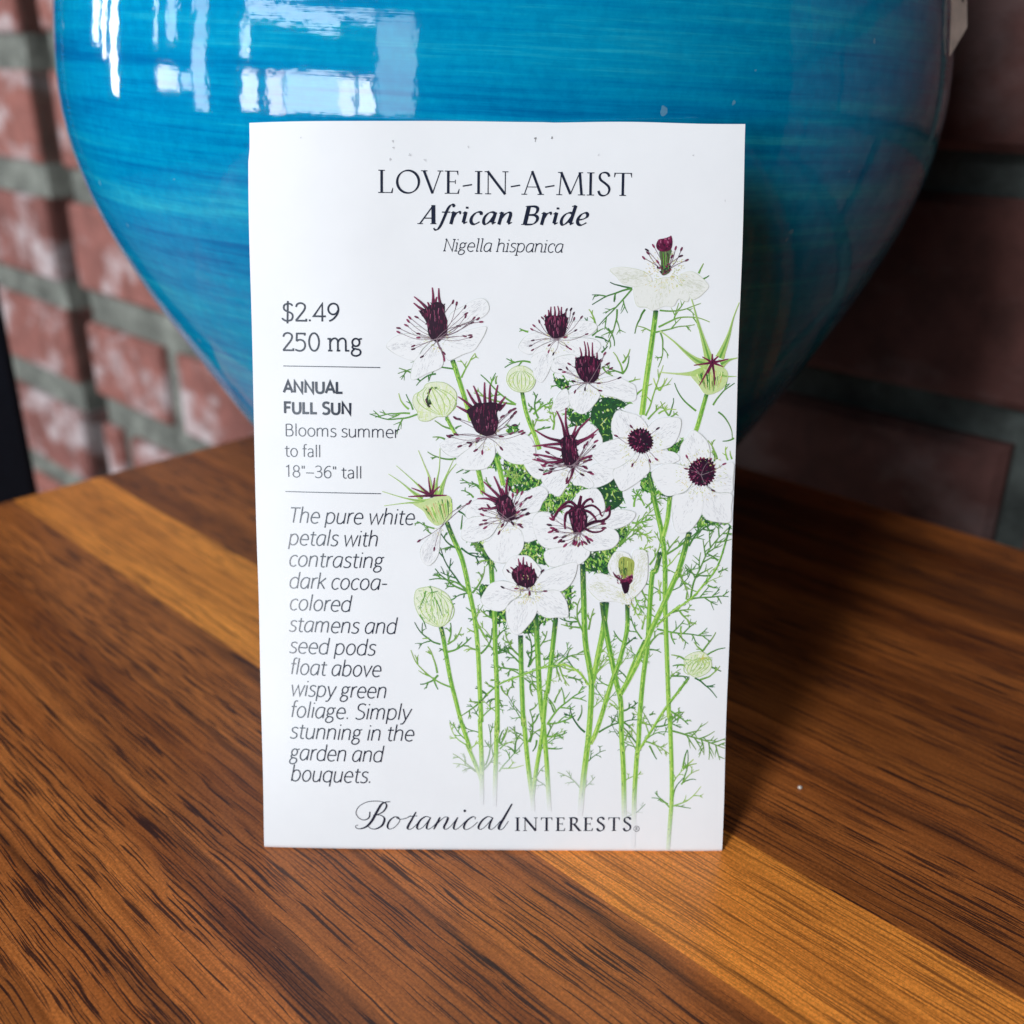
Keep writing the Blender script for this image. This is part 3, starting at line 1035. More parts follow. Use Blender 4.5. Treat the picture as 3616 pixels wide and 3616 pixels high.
lettering('title_lettering', [(('LOVE-IN-A-MIST', ROMAN, (1330, 683), (2226, 694), 81), dict(track=.0))])
lettering('variety_lettering', [(('African Bride', BOLDIT, (1476, 793), (2072, 798), 66), dict(shear=.20))])
lettering('latin_name_lettering', [(('Nigella hispanica', SLAB, (1562, 889), (1983, 894), 43), dict(pen=.050, shear=.20))])
lettering('price_lettering', [(('$2.49', SLAB, (989, 1134), (1194, 1138), 64), dict(pen=.068))])
lettering('weight_lettering', [(('250 mg', SLAB, (991, 1239.5), (1274, 1242.5), 63), dict(pen=.068))])
lettering('growing_heading_lettering', [(('ANNUAL', SANS, (995, 1387.5), (1204, 1391), 40), dict(pen=.148, track=.04)),
                                        (('FULL SUN', SANS, (996, 1461.5), (1236, 1465), 40), dict(pen=.148, track=.04))])
lettering('growing_note_lettering', [
    (('Blooms summer', SANS, (1000, 1542), (1406, 1548.5), 41.6), dict(pen=.052)),
    (('to fall', SANS, (999, 1615), (1128, 1617), 41), dict(pen=.052)),
    (('18"–36" tall', SANS, (1001, 1687.7), (1275, 1691.7), 41), dict(pen=.052))])
DESC = [('The pure white', 128, 228, 915, 236), ('petals with', 127, 367, 690, 371), ('contrasting', 128, 500, 722, 505),
        ('dark cocoa-', 130, 637, 745, 640), ('colored', 132, 773, 522, 776), ('stamens and', 130, 907, 805, 911),
        ('seed pods', 132, 1041, 675, 1045), ('float above', 137, 1174, 710, 1177), ('wispy green', 142, 1307, 745, 1310),
        ('foliage. Simply', 140, 1440, 893, 1443), ('stunning in the', 140, 1570, 915, 1575), ('garden and', 140, 1702, 722, 1706),
        ('bouquets.', 148, 1832, 655, 1836)]
lettering('description_lettering', [((s, ITALIC, (940 + x0 / 1.7565, 1720 + y0 / 1.7565), (940 + x1 / 1.7565, 1720 + y1 / 1.7565), 54), dict(pen=.052, shear=.19))
                                    for s, x0, y0, x1, y1 in DESC])
for (a, b) in (((991, 1293.7), (1339, 1300)), ((1000, 1739.8), (1343, 1745))):
    pr = Print(13)
    pr.ribbon([(a[0] + (b[0] - a[0]) * k / 40, a[1] + (b[1] - a[1]) * k / 40) for k in range(41)], 2.6, 2.6, INK, is_smooth=False)
    pr.build('rule_line', M_INK)

# the maker's line: copperplate script followed by small capitals
pr = Print(13)


def pen_script(pts, thick=11.0, thin=2.3):
    def wf(u, dx, dy):
        return (thin + (thick - thin) * max(0.0, dy * 0.92 - dx * 0.25) ** 1.6 * math.sin(math.pi * min(max(u, .04), .96)) ** .45) / 1.0
    q = [(p[0], p[1]) for p in tile('H', pts)]
    pr.ribbon(q, 1, 1, INK, step=8, wf=lambda u, dx, dy: wf(u, dx, dy) / 1.0)


for stroke, tw in [
    ([(318, 147), (292, 150), (268, 163), (245, 200), (215, 255), (185, 288), (150, 302), (125, 297), (124, 284), (136, 281)], 9.5),
    ([(203, 205), (198, 238), (170, 252), (140, 240), (124, 212), (140, 176), (185, 150), (240, 144), (285, 152), (298, 172), (280, 202), (248, 220), (222, 224)], 7),
    ([(230, 223), (268, 226), (286, 246), (272, 282), (238, 302), (208, 300), (193, 286)], 8),
    ([(362, 236), (345, 233), (318, 252), (303, 285), (315, 303), (345, 291), (372, 257), (365, 236), (358, 240), (378, 247), (410, 240), (436, 226)], 7.5),
    ([(465, 205), (440, 250), (418, 292), (426, 305), (450, 294), (484, 258)], 8.5),
    ([(420, 233), (445, 229), (472, 228)], 3),
    ([(545, 238), (520, 231), (488, 254), (471, 290), (482, 304), (512, 284), (548, 236)], 7.5),
    ([(548, 236), (530, 275), (526, 298), (540, 302), (570, 280), (600, 238)], 7.5),
    ([(602, 234), (588, 262), (566, 304)], 7.5),
    ([(568, 300), (590, 268), (625, 236), (645, 236), (640, 258), (624, 290), (634, 304), (662, 286), (698, 240)], 8),
    ([(702, 235), (684, 275), (680, 298), (694, 304), (722, 282), (745, 258)], 8),
    ([(800, 246), (802, 236), (786, 232), (755, 254), (737, 288), (748, 305), (780, 292), (815, 262)], 7.5),
    ([(900, 238), (872, 231), (840, 254), (820, 290), (832, 304), (862, 284), (902, 236)], 7.5),
    ([(902, 236), (884, 275), (881, 298), (896, 303), (920, 284), (945, 255)], 7.5),
    ([(1010, 158), (972, 225), (938, 286), (942, 305), (962, 296), (990, 256)], 10),
]:
    pen_script(stroke, tw * 1.0)
c = tile('H', [(742, 198)])[0]
pr.dot(c, 4.6, 4.6, 0, INK, 12)
letter(pr, 'INTERESTS', ROMAN, (1819, 2933.5), (2229, 2934), 47, track=.07, heavy=1.35)
rc = tile('H', [(1718, 301)])[0]
pr.ribbon([(rc[0] + 9.5 * math.cos(a * math.pi / 12), rc[1] + 9.5 * math.sin(a * math.pi / 12)) for a in range(25)], 1.5, 1.5, INK, is_smooth=False)
letter(pr, 'R', ROMAN, (rc[0] - 4, rc[1] + 5.4), (rc[0] + 5, rc[1] + 5.4), 10.5)
pr.build('maker_lettering', M_INK)

# handling scuffs below the top seal
pr = Print(13)
for (x, y, r, c) in [(1098, 95, 5, .30), (1100, 101, 3, .35), (1160, 90, 4, .30), (570, 105, 3, .55), (572, 130, 4, .58), (630, 155, 5, .62), (850, 127, 4, .66), (687, 176, 4, .66), (560, 172, 4, .68),
                     (225, 88, 2, .5), (1682, 156, 3, .55), (1330, 155, 3, .7), (1800, 325, 3, .68)]:
    for k in range(3):
        pr.dot((840 + x / 1.05 + random.uniform(-3, 3), 400 + y / 1.05 + random.uniform(-3, 3)), r * random.uniform(.5, 1), r * random.uniform(.3, .7), random.uniform(0, 3), (c, c * 1.01, c * 1.05), 8)
pr.build('scuff_mark', M_ART)

# ------------------------------------------------------------------ the printed flower drawing
rnd = random.Random(21)
PAPERC = (0.80, 0.815, 0.845)
PETAL = (0.84, 0.85, 0.87)
PD, PM, PL, PX = (0.026, 0.006, 0.022), (0.11, 0.010, 0.045), (0.24, 0.020, 0.085), (0.42, 0.12, 0.22)
GN, GD, GM, GL, GY = (0.010, 0.050, 0.040), (0.025, 0.150, 0.035), (0.10, 0.34, 0.045), (0.30, 0.58, 0.09), (0.58, 0.72, 0.20)
LINE = (0.40, 0.44, 0.38)
OCHRE = (0.62, 0.52, 0.12)


def lerp(a, b, u):
    u = min(max(u, 0), 1)
    return tuple(a[k] + (b[k] - a[k]) * u for k in range(3))


def fade(p):
    """the drawing melts into the paper towards the foot of the packet"""
    x, y = p
    y0, y1 = (2600, 2845) if x < 1790 else ((2680, 2880) if x < 2160 else ((2740, 2930) if x < 2275 else (2800, 3090)))
    u = min(max((y - y0) / (y1 - y0), 0), 1)
    return u * u * (3 - 2 * u)


def inside(p, poly):
    c = False
    j = len(poly) - 1
    for i in range(len(poly)):
        if (poly[i][1] > p[1]) != (poly[j][1] > p[1]) and p[0] < (poly[j][0] - poly[i][0]) * (p[1] - poly[i][1]) / (poly[j][1] - poly[i][1]) + poly[i][0]:
            c = not c
        j = i
    return c


def rand_in(poly, n):
    xs, ys = [p[0] for p in poly], [p[1] for p in poly]
    out, tries = [], 0
    while len(out) < n and tries < n * 40:
        tries += 1
        p = (rnd.uniform(min(xs), max(xs)), rnd.uniform(min(ys), max(ys)))
        if inside(p, poly):
            out.append(p)
    return out


# --- foliage
def twig(pr, p, ang, ln, w, ca, cb, depth):
    """a thread leaf: curved, tapering to a point, forking near its end"""
    bend = rnd.uniform(-0.5, 0.5)
    pts, q, a = [p], p, ang
    for k in range(4):
        a += bend * 0.25
        q = (q[0] + math.cos(a) * ln / 4, q[1] + math.sin(a) * ln / 4)
        pts.append(q)
    f = fade(p)
    ca, cb = lerp(ca, PAPERC, f), lerp(cb, PAPERC, f)
    if f > .97:
        return
    pr.ribbon(pts, w, w * 0.45 if depth else w * 0.30, ca, cb, step=2)
    if depth > 0:
        for k in range(rnd.choice((1, 2, 2))):
            i = rnd.choice((1, 2, 3))
            sgn = 1 if (k + (i % 2)) % 2 else -1
            twig(pr, pts[i], ang + bend * .25 * i + sgn * rnd.uniform(.45, .95), ln * rnd.uniform(.38, .6), w * .82, ca, cb, depth - 1)


def frond(pr, t, p0, p1, n=3, w=7.0, dark=0.5, depth=1, bow=None):
    """leaf branch from p0 to p1 with n side threads"""
    (x0, y0), (x1, y1) = tile(t, [p0, p1])
    ln = math.hypot(x1 - x0, y1 - y0)
    ang = math.atan2(y1 - y0, x1 - x0)
    bow = rnd.uniform(-.14, .14) if bow is None else bow
    nx, ny = -math.sin(ang), math.cos(ang)
    pts = []
    for k in range(6):
        u = k / 5
        o = bow * ln * 4 * u * (1 - u) + rnd.uniform(-.012, .012) * ln
        pts.append((x0 + (x1 - x0) * u + nx * o, y0 + (y1 - y0) * u + ny * o))
    d = min(max(dark + rnd.uniform(-.2, .2), 0), 1)
    ca = lerp(GL, GD, d)
    cb = lerp(GY, GD, d) if rnd.random() < .6 else lerp(GM, GN, d)
    f0, f1 = fade(pts[0]), fade(pts[-1])
    if f0 < .97:
        pr.ribbon(pts, w, w * .45, lerp(ca, PAPERC, f0), lerp(cb, PAPERC, f1), step=4)
    for k in range(n):
        u = 0.22 + 0.70 * (k + rnd.uniform(.1, .7)) / max(n, 1)
        i = min(int(u * 5), 4)
        fr = u * 5 - i
        p = (pts[i][0] + (pts[i + 1][0] - pts[i][0]) * fr, pts[i][1] + (pts[i + 1][1] - pts[i][1]) * fr)
        la = math.atan2(pts[i + 1][1] - pts[i][1], pts[i + 1][0] - pts[i][0])
        s = 1 if k % 2 else -1
        twig(pr, p, la + s * rnd.uniform(.5, 1.0), max(14, min(ln * rnd.uniform(.22, .40) * (1.15 - .5 * u), 62)), w * .80, ca, cb, depth if ln > 60 else 0)


def patch(pr, t, pts, dens=1.0):
    """closely hatched thicket of leaves seen between the flowers"""
    q = tile(t, pts)
    pr.poly(q, (0.022, 0.085, 0.032), step=3)
    xs, ys = [p[0] for p in q], [p[1] for p in q]
    area = (max(xs) - min(xs)) * (max(ys) - min(ys)) * .6
    for p in rand_in(q, int(area / 75 * dens)):
        a = rnd.uniform(0.5, 2.3)
        col = rnd.choice((GL, GM, GY, GM, GL, (0.20, 0.46, 0.06), (0.42, 0.66, 0.14)))
        pr.dot(p, rnd.uniform(4.5, 10), rnd.uniform(1.6, 3.4), a, lerp(col, GM, rnd.uniform(0, .4)), 7)
    for p in rand_in(q, int(area / 130 * dens)):
        a = rnd.uniform(0.4, 2.7)
        ln = rnd.uniform(12, 30)
        pr.ribbon([(p[0] - math.cos(a) * ln / 2, p[1] - math.sin(a) * ln / 2), (p[0] + rnd.uniform(-5, 5), p[1]), (p[0] + math.cos(a) * ln / 2, p[1] + math.sin(a) * ln / 2)],
                  rnd.uniform(2.0, 4.2), 1.2, rnd.choice((GN, GD, GN, GD)), step=2)
    for p in rand_in(q, int(area / 700 * dens)):
        pr.dot(p, rnd.uniform(4, 8), rnd.uniform(3, 5), rnd.uniform(0, 3), lerp(GN, GD, .3), 7)
    for p in rand_in(q, int(area / 650 * dens)):
        twig(pr, p, rnd.uniform(3.6, 5.8), rnd.uniform(18, 34), 3.6, rnd.choice((GL, GY)), GY, 1)
    for p in rand_in(q, int(area / 420 * dens)):
        pr.dot(p, rnd.uniform(3.5, 8), rnd.uniform(1.8, 3.6), rnd.uniform(.6, 2.4), lerp(PAPERC, GY, rnd.uniform(0, .35)), 7)
    # ragged leaf ends round the rim
    qq = smooth(q, True, 3)
    for k in range(0, len(qq)):
        p = qq[k]
        twig(pr, p, rnd.uniform(0, 6.28), rnd.uniform(10, 28), 5.0, GD, rnd.choice((GM, GL)), 1)


pr = Print(0)
for t, pts in [
    ('J', [(820, 480), (1010, 520), (1080, 590), (1170, 600), (1200, 690), (1130, 760), (1000, 790), (900, 800), (850, 700)]),
    ('J', [(1150, 990), (1230, 820), (1400, 830), (1450, 720), (1560, 730), (1660, 770), (1500, 850), (1400, 900), (1340, 980), (1290, 1010)]),
    ('J', [(1720, 750), (1830, 720), (1880, 660), (1960, 750), (1970, 900), (1850, 980), (1790, 920)]),
    ('J', [(910, 1400), (1020, 1290), (1160, 1250), (1220, 1340), (1240, 1500), (1140, 1480), (1040, 1420)]),
    ('J', [(1650, 1380), (1880, 1380), (1932, 1450), (1850, 1520), (1830, 1600), (1760, 1580), (1640, 1560), (1600, 1500)]),
    ('J', [(500, 1270), (590, 1290), (660, 1390), (730, 1500), (690, 1520), (610, 1420)]),
    ('J', [(790, 420), (760, 520), (690, 560), (730, 460)]),
    ('J', [(840, 200), (900, 165), (970, 190), (900, 225)]),
    ('K', [(500, 900), (570, 720), (760, 720), (850, 780), (740, 850), (700, 1000), (720, 1130), (630, 1150), (580, 1020)]),
    ('K', [(280, 820), (480, 830), (450, 960), (330, 980), (300, 900)]),
    ('K', [(1250, 1210), (1380, 1130), (1390, 1200), (1330, 1240)]),
    ('D', [(720, 1300), (790, 1240), (840, 1300), (760, 1420), (690, 1480), (560, 1480), (700, 1430)]),
    ('D', [(960, 830), (1030, 770), (1100, 880), (1240, 960), (1120, 930), (1000, 900)]),
    ('D', [(1500, 1240), (1530, 1140), (1620, 1190), (1800, 1215), (1640, 1225)]),
    ('B', [(150, 1450), (280, 1470), (250, 1570), (170, 1510)]),
    ('E', [(1170, 430), (1330, 430), (1340, 520), (1240, 560)]),
    ('E', [(1490, 640), (1630, 480), (1800, 500), (1680, 560), (1640, 640)]),
    ('E', [(1080, 200), (1170, 180), (1130, 240), (1090, 300)]),
    ('F', [(210, 240), (300, 190), (310, 300), (290, 440), (270, 300)]),
]:
    patch(pr, t, pts, 0.95)
pr.build('printed_thicket', M_ART)

pr = Print(3)
FR = {
    'A': [((850, 1400), (280, 1440), 3, .7), ((430, 1440), (290, 1385), 1, .6), ((900, 1480), (1030, 1240), 2, .5), ((650, 1440), (460, 1555), 2, .8),
          ((470, 1830), (5, 1830), 2, .7), ((400, 1830), (60, 1860), 2, .4), ((390, 1785), (290, 1630), 0, .5), ((430, 1790), (360, 1640), 1, .6),
          ((1430, 1740), (1090, 1445), 2, .5), ((1240, 1540), (1250, 1460), 0, .5), ((1640, 1350), (1320, 1380), 2, .6), ((1550, 1030), (1465, 1000), 1, .5),
          ((1430, 1740), (1020, 1625), 2, .6), ((1620, 1470), (1690, 1500), 1, .8)],
    'B': [((880, 590), (500, 745), 2, .6), ((880, 590), (670, 535), 0, .8), ((880, 600), (560, 945), 3, .6), ((740, 790), (630, 1140), 3, .6),
          ((650, 970), (710, 1140), 0, .7), ((540, 960), (430, 870), 2, .8), ((530, 930), (470, 790), 2, .5), ((1140, 800), (1530, 730), 2, .5),
          ((1130, 960), (1615, 910), 2, .7), ((1090, 1015), (1475, 935), 2, .7), ((1100, 1020), (920, 945), 1, .7), ((1150, 1010), (1130, 1340), 2, .8),
          ((1000, 790), (905, 1020), 0, 1.), ((1510, 450), (1555, 355), 0, .7), ((1545, 505), (1610, 470), 0, .7), ((790, 1400), (700, 1195), 0, .6),
          ((790, 1300), (860, 1165), 1, .7), ((790, 1400), (850, 1230), 0, .5), ((800, 1400), (600, 1330), 2, .6), ((1010, 1800), (1180, 1320), 3, .4),
          ((1140, 1560), (1215, 1440), 0, .3), ((1140, 1560), (1085, 1440), 0, .3), ((920, 1600), (1070, 1495), 0, .6), ((1030, 1830), (1195, 1670), 1, .4),
          ((1230, 1800), (1275, 1630), 0, .5), ((1230, 1800), (1150, 1660), 1, .4), ((1490, 1750), (1280, 1490), 0, .7), ((1650, 1700), (1855, 1490), 1, .5),
          ((590, 1200), (650, 1140), 1, .7), ((530, 1050), (660, 1100), 2, .8), ((500, 1040), (610, 970), 1, .8), ((600, 1330), (700, 1420), 1, .7), ((850, 1480), (960, 1450), 1, .6)],
    'D': [((1130, 170), (1300, 130), 1, .4), ((1250, 200), (1310, 150), 2, .7), ((1700, 150), (1835, 400), 0, .6), ((1850, 400), (1740, 430), 0, .5), ((1690, 600), (1600, 420), 2, .6),
          ((1660, 620), (1640, 490), 1, .6), ((1790, 610), (1770, 480), 2, .4), ((1830, 600), (1810, 520), 0, .5), ((1440, 1932), (1815, 1240), 10, .7),
          ((1630, 1700), (1390, 1650), 2, .8), ((1600, 1790), (1700, 1820), 1, .6), ((1700, 1560), (1590, 1490), 1, .6),
          ((1000, 1040), (880, 900), 4, .3), ((1010, 1060), (1230, 970), 4, .6), ((770, 1400), (1110, 1050), 7, .5), ((850, 1260), (1080, 1370), 5, .4),
          ((880, 1200), (1060, 1150), 4, .4), ((900, 1050), (960, 880), 3, .3), ((1200, 1510), (1560, 1220), 3, .6), ((1420, 1420), (1710, 1190), 3, .7), ((1200, 1510), (1330, 1330), 2, .5),
          ((760, 1430), (980, 1250), 5, .5), ((900, 1480), (1060, 1420), 4, .5), ((1050, 1600), (1150, 1300), 3, .4), ((1500, 320), (1340, 560), 3, .6), ((1440, 480), (1380, 560), 2, .5), ((1290, 540), (1340, 420), 2, .9)],
    'F': [((1410, 320), (1800, 290), 5, .8), ((1240, 450), (1480, 420), 3, .6), ((1120, 600), (1640, 655), 6, .6), ((1560, 810), (1470, 720), 1, .5),
          ((1550, 810), (1680, 630), 0, .5), ((1250, 1040), (1430, 1050), 2, .6), ((1480, 1060), (1690, 1250), 1, .9), ((1530, 1080), (1720, 950), 1, .6),
          ((1600, 840), (1770, 775), 0, .5), ((1380, 880), (1255, 840), 1, .6), ((1380, 940), (1270, 945), 1, .6), ((1620, 950), (1730, 1000), 1, .5),
          ((1050, 740), (1200, 620), 2, .5), ((980, 690), (870, 470), 3, .6), ((980, 600), (1010, 460), 2, .5), ((820, 750), (920, 670), 2, .7), ((800, 720), (710, 610), 1, .6),
          ((1050, 790), (1160, 820), 1, .6), ((420, 620), (390, 300), 3, .8), ((390, 580), (210, 550), 2, .8), ((380, 520), (200, 490), 2, .8), ((470, 600), (520, 400), 2, .4),
          ((380, 980), (190, 930), 2, .4), ((190, 920), (430, 830), 3, .6), ((200, 950), (290, 1130), 2, .6), ((170, 950), (220, 1090), 2, .6), ((280, 1050), (420, 1100), 4, .6),
          ((80, 1490), (430, 1180), 5, .5), ((150, 1380), (100, 1250), 1, .7), ((150, 1290), (220, 1150), 1, .7), ((80, 1490), (350, 1410), 3, .4), ((80, 1610), (270, 1570), 3, .5),
          ((80, 1720), (230, 1720), 1, .6), ((80, 1610), (160, 1460), 1, .8), ((440, 1570), (300, 1320), 1, 1.), ((370, 1460), (405, 1310), 0, 1.),
          ((570, 1570), (950, 1450), 3, .6), ((950, 1450), (1100, 1500), 1, .6), ((750, 1360), (670, 1290), 1, .5), ((800, 1370), (940, 1290), 3, .6), ((800, 1470), (930, 1600), 2, .5),
          ((820, 1650), (870, 1560), 1, .5), ((960, 1720), (660, 1420), 2, .6), ((1000, 1660), (1240, 1780), 4, .5), ((1050, 1700), (1120, 1830), 0, .5), ((1100, 1520), (1370, 1390), 4, .6),
          ((1050, 1410), (1110, 1400), 1, .7), ((1250, 1550), (1770, 1730), 11, .55), ((1240, 1500), (1380, 1380), 3, .6), ((1200, 1350), (1420, 1500), 3, .4), ((1370, 1910), (1410, 1740), 0, .4),
          ((1370, 1910), (1470, 1830), 0, .4), ((1370, 1920), (1500, 1870), 0, .4), ((1250, 620), (1290, 740), 1, .5), ((1330, 420), (1470, 560), 3, .5), ((1350, 570), (1370, 720), 3, .5),
          ((1330, 60), (1420, 300), 2, .5), ((1150, 330), (1130, 130), 2, .4), ((900, 250), (1000, 450), 4, .3), ((960, 200), (1100, 430), 4, .4), ((870, 330), (960, 500), 3, .5), ((1700, 60), (1790, 20), 2, .7)],
    'G': [((1570, 620), (1600, 430), 1, .4), ((1560, 640), (1670, 550), 1, .4), ((1570, 630), (1650, 610), 0, .4), ((1510, 770), (1680, 650), 2, .4), ((1490, 780), (1380, 720), 1, .3),
          ((1480, 760), (1400, 690), 2, .3), ((1520, 770), (1620, 785), 1, .3), ((1510, 720), (1575, 600), 0, .5), ((330, 580), (170, 450), 3, .6), ((310, 560), (170, 510), 3, .6),
          ((350, 560), (430, 320), 2, .5), ((370, 520), (390, 270), 2, .5), ((450, 560), (600, 380), 2, .4), ((460, 540), (600, 520), 1, .4), ((455, 420), (560, 370), 2, .5), ((455, 390), (500, 290), 1, .5)],
    'E': [((700, 760), (450, 545), 2, .7), ((590, 700), (525, 705), 0, .5), ((740, 830), (690, 800), 1, .7), ((770, 830), (1000, 690), 3, .6), ((780, 740), (800, 550), 1, .5),
          ((770, 760), (905, 590), 2, .4), ((770, 860), (730, 910), 0, .8), ((810, 1180), (410, 820), 2, .5), ((670, 1040), (580, 780), 1, .5), ((680, 1060), (505, 1150), 1, .7), ((640, 1080), (680, 1200), 0, .4),
          ((980, 250), (650, 20), 3, .6), ((960, 235), (590, 130), 2, .5), ((980, 260), (700, -180), 3, .8), ((1010, 260), (1130, 0), 1, .5), ((990, 260), (820, 320), 2, .8), ((1030, 450), (950, 400), 0, .7),
          ((1040, 520), (970, 510), 1, .6), ((1050, 640), (960, 600), 1, .6), ((1070, 820), (930, 820), 1, .5), ((1070, 820), (950, 770), 0, .5), ((1095, 850), (1200, 600), 1, .5), ((1140, 690), (1040, 410), 2, .5),
          ((1080, 1330), (870, 1475), 1, .8), ((1100, 1320), (980, 1310), 2, .7), ((1160, 1260), (1040, 1185), 2, .6), ((1230, 1190), (1130, 1130), 2, .4), ((1280, 1130), (1190, 1100), 1, .7), ((1290, 1160), (1360, 1260), 1, .6),
          ((1480, 950), (1190, 790), 5, .7), ((1470, 870), (1330, 640), 4, .7), ((1460, 1010), (1190, 980), 4, .7), ((1560, 980), (1550, 640), 3, .8), ((1550, 850), (1740, 630), 3, .8), ((1570, 960), (1680, 830), 2, .6),
          ((1390, 1090), (1400, 1160), 3, .5), ((1350, 1250), (1410, 1160), 2, .5), ((1590, 1120), (1690, 1120), 1, .8), ((1590, 1130), (1690, 1250), 1, .8), ((1580, 1130), (1520, 1090), 0, .8), ((1580, 1140), (1600, 1260), 1, .6),
          ((1570, 1710), (1570, 1400), 2, .6), ((1570, 1400), (1650, 1330), 1, .6), ((1590, 1540), (1660, 1430), 1, .5), ((1560, 1710), (1680, 1580), 2, .7), ((1640, 1690), (1600, 1800), 0, .5),
          ((1280, 1720), (1320, 1590), 0, .4), ((1300, 1690), (1360, 1560), 0, .4), ((1430, 1820), (1350, 1750), 1, .6), ((1430, 1800), (1490, 1620), 1, .6), ((1250, 1250), (1310, 1370), 2, .8), ((1240, 1290), (1150, 1330), 1, .9),
          ((1230, 860), (1390, 780), 4, .7), ((1250, 700), (1380, 600), 3, .7), ((1200, 500), (1090, 420), 2, .7), ((1700, 900), (1860, 870), 3, .8), ((1720, 910), (1810, 830), 2, .9), ((1630, 620), (1560, 560), 2, .9)],
    'C': [((1430, 500), (1640, 220), 3, .4), ((1650, 220), (1640, -20), 3, .4), ((1600, 180), (1790, 60), 3, .3), ((1790, 330), (1740, 60), 5, .3), ((1560, 160), (1600, 120), 1, .6), ((1620, 230), (1760, 220), 2, .3),
          ((1640, 330), (1770, 300), 2, .4), ((740, 420), (620, 400), 1, .7), ((850, 610), (570, 545), 1, .7), ((830, 330), (640, 240), 0, .8), ((840, 320), (900, 290), 0, .7), ((1080, 720), (850, 750), 2, .8),
          ((1110, 900), (890, 850), 2, .6), ((1120, 930), (1000, 830), 1, .5), ((1020, 990), (900, 920), 2, .6), ((860, 1100), (900, 1060), 0, .8), ((1190, 880), (1140, 790), 1, .5), ((1300, 720), (1450, 780), 5, .4),
          ((1310, 780), (1480, 850), 4, .5), ((900, 1300), (910, 1160), 0, .8), ((870, 1120), (960, 1190), 0, 1.), ((900, 1500), (700, 1340), 2, .8), ((830, 1470), (680, 1510), 1, .7), ((900, 1480), (1170, 1570), 3, .8),
          ((1150, 1560), (1010, 1420), 3, .7), ((1170, 1600), (1040, 1620), 1, .6), ((640, 1290), (470, 1220), 3, .5), ((690, 1360), (560, 1300), 2, .6)],
}
for t, L_ in FR.items():
    for (p0, p1, n, dk) in L_:
        frond(pr, t, p0, p1, n, rnd.uniform(6.0, 7.6) if t != 'G' else 5.2, dk)
    pr.layer += 0.7
pr.build('printed_foliage', M_ART)


# --- stems
def stem(segs, w0, w1, dark_top=True, shade=0.0):
    """one plant stem; segs is a list of (tile, points) from the flower down"""
    pts = []
    for t, p in segs:
        pts += tile(t, p)
    q = smooth(pts, False, 8)
    pr = Print(8 + (stem.n % 5) * 0.5)
    stem.n += 1

    def col(a, b):
        def f(p, u):
            c = lerp(a, b, min(1, u * 1.3))
            if dark_top and u < .14:
                c = lerp(GN, c, u / .14)
            return lerp(c, PAPERC, fade(p))
        return f
    body = lerp((0.16, 0.44, 0.05), (0.06, 0.25, 0.04), shade)
    low = lerp((0.36, 0.62, 0.10), (0.16, 0.46, 0.05), shade)
    pr.ribbon(q, w0, w1, col(body, low), is_smooth=False)
    off = lambda k: [(p[0] + k * w0, p[1]) for p in q]
    pr.ribbon(off(.22), w0 * .34, w1 * .34, col(lerp(body, GD, .6), lerp(low, GM, .6)), is_smooth=False)
    pr.ribbon(off(-.20), w0 * .22, w1 * .22, col(lerp(body, GY, .4), lerp(low, GY, .6)), is_smooth=False)
    # pencil hatching along the stem
    n = len(q)
    for k in range(n * 2):
        i = rnd.randrange(n - 1)
        p = q[i]
        if fade(p) > .8:
            continue
        x, y = p[0] + rnd.uniform(-.36, .36) * w0, p[1] + rnd.uniform(-8, 8)
        dx, dy = q[i + 1][0] - p[0], q[i + 1][1] - p[1]
        Ld = math.hypot(dx, dy) or 1
        ln = rnd.uniform(5, 14)
        c = lerp(rnd.choice((GD, GM, GY, GL)), PAPERC, fade(p))
        pr.ribbon([(x, y), (x + dx / Ld * ln, y + dy / Ld * ln)], 2.2, 1.0, c, is_smooth=False)
    for k in range(stem.wisps):
        i = rnd.randrange(int(n * .25), int(n * .92))
        x, y = q[i]
        if not (1560 < x < 2520 and y > 1950):
            continue
        sd = rnd.choice((-1, 1))
        frond(wisps, '0', (x, y), (x + sd * rnd.uniform(40, 95), y - rnd.uniform(25, 85)), rnd.choice((2, 3, 3)), rnd.uniform(3.4, 5.2), rnd.uniform(.3, .7))
    pr.build('printed_stem', M_ART)


